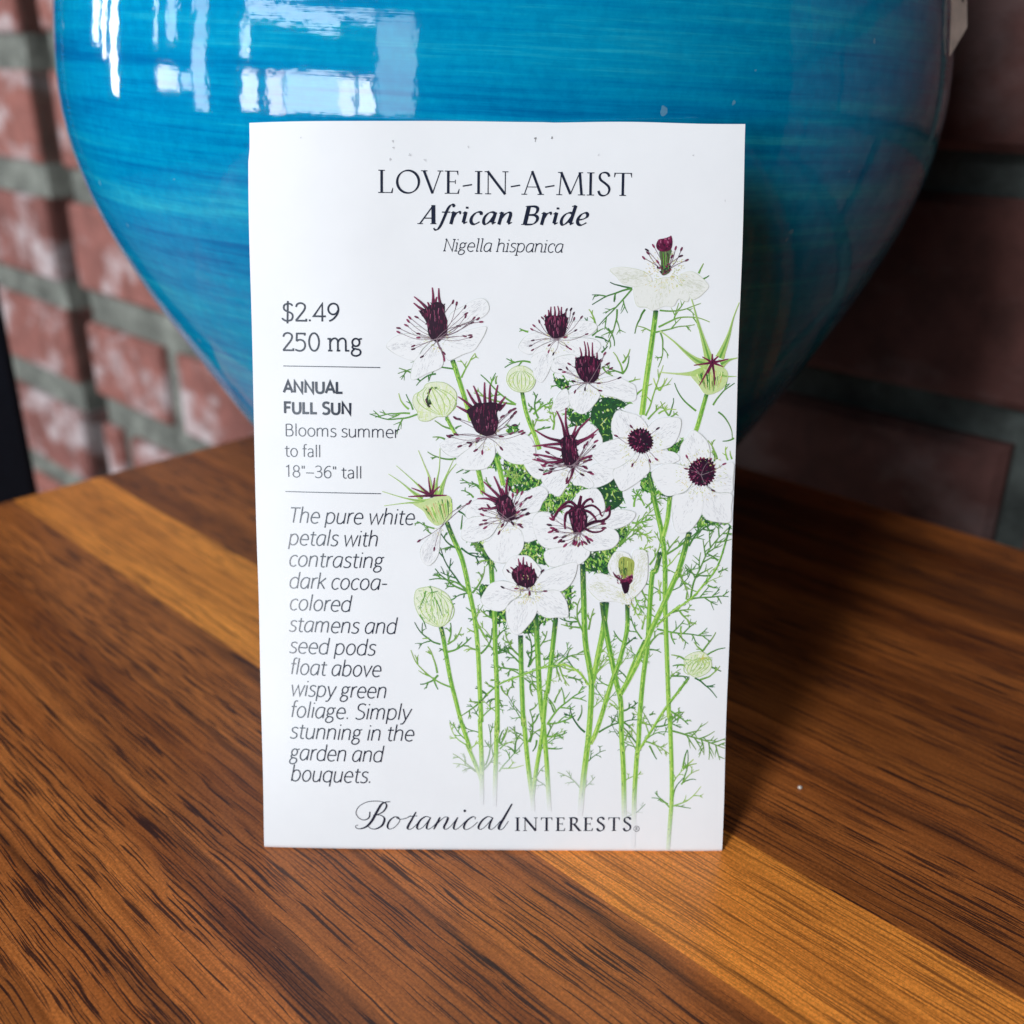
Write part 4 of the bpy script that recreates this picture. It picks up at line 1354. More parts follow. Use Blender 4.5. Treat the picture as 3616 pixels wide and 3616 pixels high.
stem.n = 0
stem.wisps = 4
wisps = Print(5)
for segs, w0, w1 in [
    ([('A', [(812, 1310), (850, 1420), (900, 1580), (950, 1740), (990, 1900)])], 17, 15),
    ([('E', [(705, 590), (730, 700), (760, 880), (800, 1100), (850, 1300), (910, 1530), (990, 1770)]), ('G', [(260, 400), (330, 570), (347, 640)])], 15, 13),
    ([('C', [(760, 1230), (820, 1380), (900, 1560), (950, 1750)]), ('E', [(970, 200), (1030, 480), (1065, 800), (1085, 1200), (1100, 1500)]), ('G', [(335, 250), (345, 500), (345, 760)])], 16, 15),
    ([('C', [(1060, 700), (1090, 830), (1110, 950)])], 17, 17),
    ([('E', [(1190, -80), (1200, 100), (1225, 440), (1235, 800), (1252, 1200), (1258, 1600)]), ('G', [(437, 250), (432, 450), (422, 770)])], 17, 15),
    ([('C', [(1230, 560), (1270, 700), (1310, 870)])], 19, 16),
    ([('E', [(1480, 670), (1485, 900), (1495, 1200), (1510, 1550)]), ('G', [(600, 230), (625, 500), (655, 740), (655, 800)])], 17, 15),
    ([('E', [(1625, 460), (1645, 800), (1665, 1200), (1700, 1500)]), ('G', [(718, 240), (740, 500), (757, 800)])], 19, 15),
    ([('E', [(1822, 500), (1790, 800), (1745, 1200)]), ('G', [(735, 90), (712, 330), (675, 560), (655, 720)])], 17, 13),
    ([('F', [(415, -20), (425, 300), (440, 700), (480, 950), (500, 1120), (490, 1400), (470, 1650)]), ('G', [(985, 430), (962, 620), (942, 830)])], 19, 20),
    ([('F', [(640, 340), (610, 600), (560, 850), (510, 1100)])], 20, 18),
    ([('F', [(600, 340), (635, 600), (690, 880), (740, 1120), (775, 1260), (785, 1500)]), ('G', [(1195, 330), (1208, 560), (1212, 800), (1212, 900)])], 18, 17),
    ([('F', [(838, 360), (835, 600), (770, 880), (690, 1100), (600, 1400), (540, 1580), (490, 1680)])], 15, 16),
    ([('D', [(1425, 1290), (1370, 1500), (1310, 1700)]), ('F', [(1330, 30), (1200, 320), (1060, 620), (960, 860), (860, 1060), (775, 1210)])], 19, 17),
    ([('D', [(1240, 950), (1220, 1150), (1180, 1330)])], 16, 15),
    ([('D', [(1150, 1480), (1110, 1650)]), ('F', [(1075, 80), (1050, 400), (1030, 750), (990, 1050), (960, 1400), (945, 1700)]), ('G', [(1288, 480), (1275, 700), (1270, 900), (1265, 1030)])], 17, 16),
    ([('D', [(1040, 720), (1070, 880), (1120, 1100), (1170, 1330), (1195, 1600), (1195, 1850)]), ('F', [(1195, 300), (1205, 600), (1220, 1000), (1235, 1400)]), ('G', [(1490, 250), (1500, 500), (1502, 720), (1490, 900), (1480, 1040)])], 18, 14),
    ([('D', [(1810, 1240), (1700, 1600), (1560, 1790)]), ('F', [(1440, 310), (1240, 450), (1120, 560)])], 6, 8),
    ([('F', [(1420, 1060), (1330, 1180), (1200, 1350), (1080, 1540), (960, 1730)])], 9, 9),
    ([('F', [(1000, 700), (900, 900), (830, 1080), (800, 1180)])], 7, 8),
    ([('B', [(1105, 800), (1080, 1000), (1045, 1250), (1010, 1500), (975, 1790)])], 17, 20),
    ([('B', [(1590, 1580), (1545, 1740), (1500, 1900), (1480, 1950)])], 14, 16),
    ([('C', [(1490, -40), (1520, 120), (1560, 250), (1620, 400), (1660, 520)])], 13, 16),
    ([('C', [(755, 205), (790, 280), (840, 370)])], 12, 12),
    ([('E', [(1080, 1330), (1250, 1160), (1480, 1060), (1700, 985), (1830, 965)]), ('F', [(250, 930), (380, 1000), (470, 1120)])], 5, 8),
]:
    stem(segs, w0, w1)
wisps.build('printed_foliage', M_ART)


# --- flowers
def petal(pr, pts, t, base, col=PETAL, line=LINE, lw=2.2, stip=1.0, tint=(0.44, 0.45, 0.49)):
    """pts outline in tile units; base = where the petal joins the flower"""
    q = tile(t, pts)
    b = tile(t, [base])[0]
    L0 = pr.layer
    pr.poly(q, col, step=5)
    pr.layer = L0 + .12
    s = smooth(q, True, 5)
    pr.ribbon(s + s[:1], lw, lw, lambda p, u: lerp(line, col, .25 + .55 * abs(math.sin(u * 9 + q[0][0]))), is_smooth=False)
    pr.layer = L0 + .2
    cx, cy = sum(p[0] for p in q) / len(q), sum(p[1] for p in q) / len(q)
    dx, dy = cx - b[0], cy - b[1]
    Ld = math.hypot(dx, dy) or 1
    dx, dy = dx / Ld, dy / Ld
    xs, ys = [p[0] for p in q], [p[1] for p in q]
    area = (max(xs) - min(xs)) * (max(ys) - min(ys))
    # soft pencil veins running out from the base, densest along the middle
    for p in rand_in(q, int(min(200, area / 55) * stip)):
        off = abs((p[0] - b[0]) * -dy + (p[1] - b[1]) * dx)
        if rnd.random() > math.exp(-(off / 16) ** 2) + .12:
            continue
        ln = rnd.uniform(5, 16)
        j = rnd.uniform(-.25, .25)
        e = (p[0] + (dx - dy * j) * ln, p[1] + (dy + dx * j) * ln)
        if inside(e, q):
            pr.ribbon([p, e], rnd.uniform(1.0, 2.0), .7, lerp(tint, col, rnd.uniform(.25, .75)), is_smooth=False)
    # yellow-green at the throat
    for k in range(int(9 * stip)):
        u = rnd.uniform(.1, .55)
        p = (b[0] + dx * Ld * u - dy * rnd.uniform(-9, 9), b[1] + dy * Ld * u + dx * rnd.uniform(-9, 9))
        if inside(p, q):
            pr.ribbon([p, (p[0] + dx * rnd.uniform(4, 11), p[1] + dy * rnd.uniform(4, 11))], 1.6, .8, lerp((0.66, 0.68, 0.34), col, rnd.uniform(.1, .6)), is_smooth=False)
    pr.layer = L0 + .55


def spike(pr, t, base, tip, w=26, bend=0.0, c0=PD, c1=PL):
    (x0, y0), (x1, y1) = tile(t, [base, tip])
    mx, my = (x0 + x1) / 2 + (y1 - y0) * bend, (y0 + y1) / 2 - (x1 - x0) * bend
    s = TILES[t][2]
    wig = rnd.uniform(-.06, .06)
    pts = [(x0, y0), (mx, my), (x1 + (y1 - y0) * wig, y1 - (x1 - x0) * wig)]
    pr.ribbon(pts, w / s, w / s * .30, c0, c1, step=5)
    pr.ribbon([(p[0] - 1.2, p[1]) for p in pts], w / s * .30, w / s * .15, lerp(c0, PL, .6), lerp(c1, PX, .4), step=5)


def stamen(pr, t, base, tip, size=1.0, bend=None, anther=PM):
    (x0, y0), (x1, y1) = tile(t, [base, tip])
    bend = rnd.uniform(-.12, .12) if bend is None else bend
    mx, my = (x0 + x1) / 2 + (y1 - y0) * bend, (y0 + y1) / 2 - (x1 - x0) * bend
    pr.ribbon([(x0, y0), (mx, my), (x1, y1)], 1.9, 1.7, lerp(PM, PAPERC, .25), lerp(PM, PAPERC, .12), step=4)
    a = math.atan2(y1 - my, x1 - mx) + rnd.uniform(-.35, .35)
    c = rnd.choice((PM, PM, PL, PD)) if anther is PM else anther
    ca, sa = math.cos(a), math.sin(a)
    pr.dot((x1, y1), 8.6 * size, 3.5 * size, a, c, 10)
    pr.dot((x1 + 2 * ca - 1 * sa, y1 + 2 * sa + 1 * ca), 4.2 * size, 1.1, a, lerp(c, PX, .55), 6)


def tuft(pr, t, body, spikes, sw=26):
    """the dark crown of a flower seen from the side"""
    q = tile(t, body)
    L0 = pr.layer
    for b, tip in spikes:
        spike(pr, t, b, tip, sw, rnd.uniform(-.08, .08))
    pr.layer = L0 + .2
    pr.poly(q, PD, step=4)
    pr.layer = L0 + .4
    ys = [p[1] for p in q]
    y0, y1 = min(ys), max(ys)
    for p in rand_in(q, 90):
        u = (p[1] - y0) / (y1 - y0)
        c = lerp(PL, PM, u * 1.4) if rnd.random() < .75 else PX
        if rnd.random() < .25 + .75 * (1 - u):
            ln = rnd.uniform(7, 22)
            e = (p[0] + rnd.uniform(-2.5, 2.5), p[1] + ln)
            if inside(e, q):
                pr.ribbon([p, e], rnd.uniform(1.4, 3.0), .8, c, is_smooth=False)
    # frayed lower and upper rims
    for k in range(14):
        p = q[rnd.randrange(len(q))]
        e = (p[0] + rnd.uniform(-7, 7), p[1] + (rnd.uniform(3, 9) if p[1] > (y0 + y1) / 2 else -rnd.uniform(3, 9)))
        pr.ribbon([p, e], 4.0, 1.0, PD, PM, is_smooth=False)
    pr.layer = L0 + .8


def button(pr, t, outline):
    """the dark crown of a flower seen from the front"""
    q = tile(t, outline)
    L0 = pr.layer
    pr.poly(q, PD, step=4)
    cx, cy = sum(p[0] for p in q) / len(q), sum(p[1] for p in q) / len(q)
    for p in smooth(q, True, 3):
        d = math.hypot(p[0] - cx, p[1] - cy)
        a = math.atan2(p[1] - cy, p[0] - cx)
        pr.dot(p, rnd.uniform(4, 6.5), 3.4, a, rnd.choice((PM, PM, PD, PL) if p[0] < cx + 10 else (PD, PD, PM)), 8)
    pr.layer = L0 + .3
    for p in rand_in(q, 80):
        a = math.atan2(p[1] - cy, p[0] - cx)
        d = math.hypot(p[0] - cx, p[1] - cy)
        c = rnd.choice((PM, PL, PM, PX)) if p[0] < cx or rnd.random() < .35 else rnd.choice((PM, PD, GN))
        pr.dot(p, rnd.uniform(2.5, 5.0), rnd.uniform(1.2, 2.2), a, c, 6)
    pr.layer = L0 + .7


def pollen(pr, t, centre, r0, r1, n, cols=((0.60, 0.60, 0.16), (0.50, 0.58, 0.14), (0.70, 0.55, 0.20)), a0=0.0, a1=6.283):
    c = tile(t, [centre])[0]
    s = TILES[t][2]
    for k in range(n * 2):
        a = rnd.uniform(a0, a1)
        r = rnd.uniform(r0, r1) / s
        p = (c[0] + math.cos(a) * r, c[1] + math.sin(a) * r)
        e = (p[0] + math.cos(a + rnd.uniform(-1, 1)) * rnd.uniform(3, 8), p[1] + math.sin(a + rnd.uniform(-1, 1)) * rnd.uniform(3, 8))
        pr.ribbon([p, e], rnd.uniform(1.6, 2.8), 1.2, lerp(rnd.choice(cols), PAPERC, rnd.uniform(0, .25)), is_smooth=False)


def flower(t, layer, petals, centre, kind, body=(), spikes=(), stamens=(), sw=26, poll=(60, 130, 26), extra=None, label=None, asz=1.0, pkw=None):
    pr = Print(layer)
    for p in petals:
        petal(pr, p, t, centre, **(pkw or {}))
    pr.layer = layer + len(petals) * .55 + .2
    pollen(pr, t, centre, *poll)
    pr.layer += .3
    half = len(stamens) // 2 if kind == 'tuft' else len(stamens)
    for s_ in stamens[:half]:
        stamen(pr, t, centre, s_, asz)
    pr.layer += .3
    if kind == 'tuft':
        tuft(pr, t, body, spikes, sw)
    elif kind == 'button':
        button(pr, t, body)
    for s_ in stamens[half:]:
        stamen(pr, t, (centre[0] + rnd.uniform(-20, 20), centre[1]), s_, asz)
    if extra:
        extra(pr)
    pr.build('printed_flower', M_ART, label)


# 1 tall purple crown, upper left
flower('A', 14, [
    [(770, 990), (790, 860), (900, 790), (1000, 730), (1090, 705), (1150, 740), (1165, 820), (1100, 890), (980, 930), (860, 970)],
    [(420, 1040), (425, 985), (500, 985), (560, 1020), (600, 1090), (520, 1085)],
    [(720, 1150), (800, 1080), (950, 1020), (1130, 980), (1130, 1040), (1080, 1130), (1020, 1210), (920, 1250), (780, 1310), (735, 1240)],
    [(170, 1160), (250, 1080), (380, 1050), (520, 1080), (600, 1110), (520, 1200), (440, 1310), (300, 1270), (200, 1210)],
    [(600, 1170), (690, 1200), (720, 1290), (700, 1380), (560, 1440), (430, 1500), (405, 1450), (440, 1320), (520, 1230)]],
    (665, 1100), 'tuft', [(575, 1050), (560, 950), (520, 880), (490, 830), (560, 800), (610, 760), (660, 740), (730, 770), (735, 850), (760, 930), (755, 1050), (720, 1090), (660, 1135), (600, 1090)],
    [((560, 800), (440, 687)), ((545, 830), (430, 755)), ((620, 780), (612, 600)), ((700, 790), (675, 607)), ((640, 780), (655, 690)), ((560, 880), (487, 822)), ((590, 810), (570, 742))],
    [(395, 895), (378, 925), (460, 888), (360, 968), (285, 995), (285, 1035), (480, 1050), (480, 1090), (815, 740), (850, 757), (935, 790), (945, 855), (940, 880), (1020, 900),
     (1060, 905), (1000, 943), (1090, 935), (870, 975), (930, 1075), (985, 1065), (990, 1085), (430, 1170), (430, 1200), (515, 1275), (690, 1190), (730, 1240), (730, 1300), (725, 1270)], 34)

# 2 round-topped crown, top middle
flower('B', 14, [
    [(270, 930), (380, 900), (500, 910), (550, 960), (480, 1030), (380, 1050), (280, 1050)],
    [(-194, 1160), (-160, 1080), (-100, 1030), (0, 1010), (80, 1030), (100, 1090), (0, 1180), (-100, 1215)],
    [(-60, 1230), (20, 1130), (140, 1090), (260, 1080), (400, 1060), (540, 1080), (580, 1150), (480, 1240), (300, 1260), (100, 1250)],
    [(-75, 1250), (40, 1190), (140, 1210), (110, 1330), (70, 1420), (20, 1480), (-40, 1440), (-60, 1350)]],
    (165, 1075), 'tuft', [(58, 870), (55, 940), (80, 1010), (120, 1055), (180, 1065), (235, 1040), (262, 960), (268, 890), (240, 830), (200, 845), (150, 850), (100, 845)],
    [((110, 870), (110, 765)), ((145, 870), (147, 762)), ((178, 870), (178, 758)), ((215, 870), (215, 766)), ((85, 880), (84, 795)), ((240, 870), (250, 825)), ((65, 880), (55, 840))],
    [(30, 872), (0, 905), (258, 795), (300, 790), (325, 830), (330, 880), (400, 865), (262, 880), (-50, 945), (-70, 980), (345, 990), (450, 1025), (250, 1055), (-60, 1085), (-80, 1135), (-62, 1175), (90, 1190), (135, 1212), (265, 1145), (295, 1165), (95, 1130)], 24, asz=.85)

# 4 pale nodding flower, top right
def pale_top(pr):
    t = 'B'
    q = [(1140, 235), (1250, 225), (1225, 330), (1240, 430), (1160, 465), (1150, 330)]
    pr.poly(tile(t, q), (0.10, 0.16, 0.07), step=4)
    pr.layer += .3
    for k in range(14):
        x = rnd.uniform(1150, 1235)
        a, b = tile(t, [(x, rnd.uniform(240, 300)), (x * .6 + 1195 * .4, rnd.uniform(330, 440))])
        pr.ribbon([a, b], 2.6, 1.2, rnd.choice((PD, GM, (0.25, 0.28, 0.12), PM)), is_smooth=False)
    pr.layer += .3
    top = tile(t, [(1105, 190), (1130, 130), (1190, 118), (1250, 100), (1258, 180), (1230, 235), (1140, 240)])
    pr.poly(top, PM, step=3)
    for p in rand_in(top, 34):
        pr.dot(p, rnd.uniform(3, 6), rnd.uniform(2, 3.4), rnd.uniform(1.2, 1.9), rnd.choice((PL, PM, PX, PD)), 7)
    for b, tp in (((1140, 180), (1128, 130)), ((1190, 170), (1188, 118)), ((1235, 160), (1245, 92))):
        spike(pr, t, b, tp, 26, 0, PM, PL)
    low = tile(t, [(1105, 390), (1160, 380), (1215, 350), (1265, 400), (1230, 440), (1160, 460)])
    for p in rand_in(low, 26):
        pr.dot(p, 5, 2.6, rnd.uniform(0, 3), rnd.choice((PD, PM, GN, PL)), 6)


flower('B', 14, [
    [(1320, 470), (1420, 430), (1500, 460), (1600, 560), (1570, 620), (1500, 680), (1440, 690), (1380, 600), (1320, 520)],
    [(670, 415), (760, 390), (870, 400), (980, 430), (1060, 490), (1050, 560), (960, 590), (870, 570), (780, 540), (730, 480)],
    [(900, 590), (1000, 560), (1090, 520), (1180, 490), (1270, 500), (1330, 560), (1390, 610), (1420, 660), (1400, 720), (1320, 690), (1270, 760), (1180, 760), (1080, 800), (1010, 770), (930, 760), (900, 680)]],
    (1190, 440), 'none', stamens=[(1080, 190), (1018, 228), (1028, 258), (988, 303), (1120, 340), (1345, 220), (1290, 210), (1340, 285), (1395, 325), (1255, 290)], poll=(60, 210, 95), extra=pale_top,
    pkw=dict(col=(0.79, 0.80, 0.77), line=(0.55, 0.60, 0.42), stip=2.2, tint=(0.50, 0.53, 0.38)))

# 3 crown below it
flower('B', 19, [
    [(115, 1330), (160, 1250), (280, 1220), (350, 1240), (420, 1400), (400, 1460), (300, 1440), (200, 1400), (130, 1380)],
    [(540, 1480), (640, 1430), (760, 1440), (850, 1480), (910, 1520), (915, 1640), (830, 1660), (700, 1620), (600, 1590)],
    [(270, 1560), (290, 1690), (200, 1750), (125, 1760), (130, 1700), (180, 1600), (230, 1550)],
    [(285, 1600), (380, 1540), (470, 1500), (560, 1570), (570, 1620), (500, 1720), (440, 1770), (380, 1775), (310, 1720), (285, 1660)]],
    (470, 1480), 'tuft', [(345, 1260), (345, 1350), (380, 1430), (430, 1480), (500, 1490), (555, 1440), (580, 1340), (575, 1275), (520, 1245), (450, 1230), (390, 1240)],
    [((400, 1280), (385, 1150)), ((435, 1280), (425, 1092)), ((470, 1280), (465, 1103)), ((510, 1280), (508, 1103)), ((540, 1290), (545, 1200)), ((360, 1290), (345, 1240)), ((570, 1290), (600, 1270))],
    [(285, 1308), (265, 1350), (200, 1360), (235, 1385), (650, 1305), (680, 1350), (760, 1440), (620, 1210), (325, 1470), (565, 1490), (435, 1545), (340, 1570), (580, 1560), (265, 1525)], 26, asz=.95)

# 5 big spiky crown, left middle
flower('C', 20, [
    [(690, 480), (760, 420), (860, 400), (960, 410), (1100, 440), (950, 530), (850, 590), (760, 570)],
    [(1220, 450), (1290, 400), (1400, 370), (1510, 370), (1580, 420), (1620, 520), (1610, 620), (1520, 660), (1400, 655), (1300, 600), (1250, 540)],
    [(850, 620), (950, 530), (1080, 450), (1200, 430), (1230, 520), (1220, 600), (1170, 680), (1100, 715), (960, 720), (880, 690)]],
    (1155, 400), 'tuft', [(955, 140), (980, 210), (1030, 330), (1080, 370), (1150, 392), (1230, 360), (1258, 250), (1245, 160), (1300, 100), (1240, 70), (1180, 60), (1110, 70), (1050, 70), (1000, 110)],
    [((1000, 110), (865, 10)), ((970, 160), (855, 100)), ((1050, 100), (950, -62)), ((1090, 100), (1005, -95)), ((1130, 100), (1110, -132)), ((1180, 100), (1190, -110)), ((1225, 100), (1265, -105)), ((1250, 110), (1330, 5)), ((1260, 140), (1340, 62))],
    [(870, 225), (840, 215), (1420, 285), (1410, 130), (1420, 165), (1390, 200), (1300, 200), (1370, 150), (1480, 345), (1390, 365), (1500, 365), (800, 385), (850, 375), (775, 395), (885, 490), (975, 455), (990, 480), (1060, 440), (1060, 415), (1040, 530), (1105, 550), (1290, 395), (1290, 512)], 34, asz=1.15)

# 6 spidery dark flower, centre
flower('D', 18, [
    [(380, 330), (440, 290), (500, 270), (560, 330), (600, 430), (540, 500), (400, 480)],
    [(480, 680), (560, 640), (700, 690), (700, 790), (560, 862), (490, 840), (430, 760)],
    [(330, 790), (420, 720), (500, 800), (520, 850), (470, 872), (400, 850), (330, 840)],
    [(20, 770), (90, 730), (230, 700), (310, 760), (250, 870), (190, 950), (120, 920), (60, 860)],
    [(-150, 620), (-60, 610), (20, 650), (40, 730), (0, 790), (-80, 740)]],
    (320, 660), 'tuft', [(195, 430), (240, 385), (320, 370), (350, 430), (360, 520), (388, 600), (370, 650), (300, 685), (240, 640), (215, 560), (210, 480)],
    [((250, 410), (150, 145)), ((280, 400), (262, 112)), ((320, 410), (475, 198)), ((340, 440), (565, 318)), ((350, 460), (545, 372)), ((220, 430), (-40, 320)), ((225, 450), (-60, 470)), ((300, 420), (355, 280)),
     ((230, 620), (-60, 590)), ((230, 610), (-50, 545)), ((330, 660), (270, 830)), ((360, 620), (500, 560)), ((240, 520), (40, 480))],
    [(80, 535), (60, 570), (0, 600), (-30, 560), (30, 610), (160, 635), (60, 645), (40, 660), (110, 660), (20, 700), (60, 738), (540, 430), (455, 450), (510, 385), (520, 480), (430, 480), (490, 575), (480, 605), (440, 620),
     (430, 670), (440, 680), (480, 722), (500, 735), (410, 745), (265, 790), (270, 815), (105, 725), (120, 690)], 32, asz=1.15)

# 9 crown lower left
flower('C', 24, [
    [(940, 1150), (990, 1050), (1080, 1000), (1200, 1030), (1260, 1130), (1180, 1210), (1000, 1210)],
    [(1440, 1000), (1560, 920), (1680, 880), (1745, 950), (1690, 1040), (1650, 1120), (1550, 1140), (1450, 1120)],
    [(1430, 1240), (1560, 1150), (1740, 1130), (1790, 1200), (1730, 1330), (1620, 1400), (1510, 1410)],
    [(905, 1380), (910, 1290), (960, 1200), (1100, 1170), (1270, 1200), (1240, 1290), (1180, 1370), (1080, 1410), (980, 1420)],
    [(1120, 1430), (1180, 1400), (1280, 1280), (1400, 1270), (1480, 1310), (1510, 1400), (1490, 1500), (1400, 1590), (1310, 1625), (1210, 1600), (1140, 1510)]],
    (1345, 1200), 'tuft', [(1235, 1060), (1255, 1000), (1300, 970), (1345, 960), (1395, 1020), (1430, 1120), (1420, 1190), (1350, 1225), (1290, 1190), (1250, 1120)],
    [((1260, 1040), (1060, 990)), ((1265, 1010), (1085, 930)), ((1290, 1000), (1125, 828)), ((1305, 990), (1222, 780)), ((1340, 990), (1345, 788)), ((1260, 1080), (1095, 1090)), ((1320, 990), (1290, 900))],
    [(1370, 900), (1445, 930), (1490, 945), (1400, 965), (1560, 990), (1530, 1005), (1575, 985), (1480, 1060), (1440, 1040), (1520, 1105), (1500, 1110), (1540, 1145), (1490, 1165), (1445, 1190), (1455, 1130), (1550, 1150), (1105, 1155), (1090, 1100), (1165, 1070),
     (1130, 1115), (1130, 1210), (1095, 1250), (1135, 1280), (1140, 1240), (1270, 1330), (1300, 1260), (1485, 1270), (1400, 1240), (1470, 1250)], 34, asz=1.1)

# 7 open white flower, upper right
flower('D', 24, [
    [(690, 240), (740, 140), (850, 160), (940, 190), (1010, 260), (1030, 340), (960, 420), (850, 400), (720, 380), (690, 310)],
    [(960, 400), (1030, 300), (1100, 230), (1200, 205), (1335, 215), (1335, 330), (1280, 450), (1200, 500), (1080, 510)],
    [(1000, 500), (1200, 520), (1290, 540), (1330, 600), (1250, 640), (1150, 640), (1060, 640)],
    [(700, 720), (780, 640), (900, 560), (1000, 560), (1050, 690), (1000, 760), (900, 840), (790, 900), (740, 840)],
    [(510, 560), (570, 470), (650, 430), (780, 400), (900, 440), (900, 560), (800, 650), (700, 690), (600, 660), (530, 600)]],
    (960, 480), 'button', [(850, 400), (880, 340), (960, 312), (1035, 340), (1072, 420), (1058, 490), (1000, 532), (930, 525), (865, 470)], (),
    [(873, 290), (730, 378), (1125, 308), (885, 655), (1050, 615), (1112, 600)], poll=(110, 210, 60))

# 8 open white flower by the right edge
flower('D', 29, [
    [(1340, 580), (1340, 480), (1400, 390), (1460, 325), (1560, 390), (1610, 480), (1610, 600), (1540, 700), (1420, 680)],
    [(1600, 760), (1660, 710), (1740, 655), (1842, 635), (1838, 800), (1828, 910), (1720, 925), (1620, 860)],
    [(1065, 740), (1120, 680), (1220, 640), (1330, 650), (1450, 700), (1450, 810), (1390, 900), (1290, 935), (1200, 940), (1120, 860)],
    [(1540, 830), (1650, 910), (1822, 925), (1822, 1050), (1815, 1190), (1700, 1195), (1600, 1170), (1540, 1100), (1530, 950)],
    [(1270, 960), (1380, 920), (1500, 840), (1550, 960), (1545, 1100), (1480, 1220), (1400, 1290), (1300, 1280), (1265, 1150)]],
    (1535, 750), 'button', [(1420, 720), (1445, 645), (1530, 592), (1620, 612), (1662, 690), (1650, 780), (1590, 838), (1510, 842), (1440, 795)], (),
    [(1400, 575), (1395, 690), (1755, 645), (1650, 895), (1620, 605)], poll=(120, 240, 75))

# 10 flower with curled arms, centre
def curled(pr):
    t = 'D'
    for path, w in [([(370, 1060), (290, 1000), (200, 1060), (150, 1140), (140, 1180)], 30), ([(375, 1060), (390, 990), (400, 945)], 40), ([(400, 1060), (440, 1000), (490, 975), (515, 1010)], 30),
                    ([(400, 1065), (500, 1035), (570, 1080), (585, 1120), (605, 1140)], 24), ([(420, 1080), (480, 1100), (530, 1150), (545, 1190)], 28), ([(340, 1080), (260, 1110), (245, 1190), (250, 1260)], 28),
                    ([(440, 1230), (520, 1190), (600, 1180), (660, 1140), (670, 1090), (640, 1070)], 30), ([(430, 1250), (500, 1285), (570, 1285), (620, 1260)], 24), ([(380, 1080), (410, 1170), (400, 1250), (385, 1290)], 26),
                    ([(350, 1070), (270, 1040), (180, 1090)], 26)]:
        q = tile(t, path)
        pr.ribbon(q, w / 2.6833, w / 2.6833 * .6, PD, PM, step=6)
        pr.ribbon([(p[0] - 1.5, p[1] - 1.5) for p in q], w / 2.6833 * .3, w / 2.6833 * .2, PM, PL, step=6)
        pr.layer += .15


flower('D', 29, [
    [(340, 990), (400, 900), (500, 880), (550, 880), (600, 950), (625, 1070), (560, 1180), (420, 1200)],
    [(620, 1130), (760, 1075), (910, 1105), (870, 1190), (760, 1250), (620, 1260), (540, 1210)],
    [(50, 1490), (130, 1440), (300, 1420), (420, 1420), (485, 1480), (430, 1560), (330, 1610), (200, 1620), (90, 1600)],
    [(-60, 1180), (0, 1100), (90, 1110), (190, 1160), (330, 1240), (330, 1340), (280, 1420), (150, 1440), (50, 1430), (-20, 1350)],
    [(400, 1400), (400, 1320), (500, 1250), (650, 1240), (740, 1290), (755, 1370), (690, 1440), (560, 1462), (470, 1462)]],
    (380, 1290), 'tuft', [(280, 1090), (340, 1040), (420, 1050), (460, 1150), (440, 1250), (375, 1300), (330, 1292), (300, 1200)], (),
    [(100, 1220), (130, 1250), (110, 1285), (150, 1265), (165, 1275), (130, 1140), (120, 1165), (650, 1080), (660, 1060), (610, 1210), (615, 1250), (600, 1190), (160, 1340), (200, 1370), (240, 1330), (225, 1375), (250, 1412), (330, 1385), (350, 1395), (380, 1405), (410, 1390), (440, 1390), (455, 1340), (470, 1375), (492, 1360)],
    poll=(40, 130, 40), extra=curled, asz=1.25)

# 11 low white flower, bottom middle
flower('E', 34, [
    [(1310, 64), (1330, -16), (1400, -96), (1480, -106), (1560, -96), (1640, -16), (1680, 60), (1600, 160), (1400, 160)],
    [(1600, 190), (1700, 60), (1800, 15), (2005, -40), (2025, 20), (1995, 125), (1935, 205), (1850, 245), (1700, 240)],
    [(1620, 300), (1720, 240), (1840, 235), (1900, 300), (1935, 380), (1940, 490), (1850, 490), (1760, 500), (1690, 480), (1640, 420)],
    [(1095, 330), (1130, 250), (1190, 170), (1300, 140), (1440, 180), (1470, 270), (1380, 340), (1320, 420), (1230, 430), (1140, 390)],
    [(1340, 430), (1360, 380), (1450, 310), (1590, 310), (1640, 400), (1610, 500), (1540, 590), (1470, 655), (1410, 650), (1350, 550)]],
    (1550, 230), 'tuft', [(1395, 60), (1400, 110), (1450, 175), (1540, 205), (1610, 180), (1640, 100), (1610, 40), (1560, 0), (1510, -20), (1450, 0), (1420, 20)],
    [((1470, 40), (1450, -75)), ((1510, 30), (1512, -92)), ((1540, 40), (1538, -48)), ((1430, 60), (1382, 5)), ((1570, 50), (1578, -35)), ((1600, 80), (1612, 20)), ((1490, 40), (1480, -40))],
    [(1305, 203), (1358, 45), (1690, 45), (1440, 215), (1565, 262), (1720, 240)], 30, poll=(30, 150, 85))

# 12 half-open flower seen from the side, lower right
def half_open(pr):
    t = 'D'
    pod = tile(t, [(755, 1560), (790, 1520), (850, 1530), (905, 1570), (890, 1680), (840, 1740), (790, 1720), (760, 1650)])
    pr.poly(pod, (0.36, 0.42, 0.10), step=4)
    pr.layer += .3
    for p in rand_in(pod, 30):
        pr.ribbon([p, (p[0] + rnd.uniform(-3, 3), p[1] + rnd.uniform(10, 26))], 3.4, 1.4, rnd.choice((GD, (0.20, 0.28, 0.05), GY, GN)), is_smooth=False)
    pr.layer += .3
    pr.poly(tile(t, [(700, 1660), (740, 1700), (800, 1730), (885, 1690), (885, 1750), (850, 1790), (790, 1800), (770, 1750), (720, 1710)]), PM, step=4)
    pr.poly(tile(t, [(785, 1770), (855, 1770), (850, 1840), (820, 1870), (800, 1850)]), PD, step=4)
    pr.layer += .3
    for k in range(26):
        p = tile(t, [(rnd.uniform(720, 880), rnd.uniform(1690, 1770))])[0]
        pr.dot(p, 5, 2.2, rnd.uniform(-1, 1), rnd.choice((PL, PD, PM, PX)), 6)


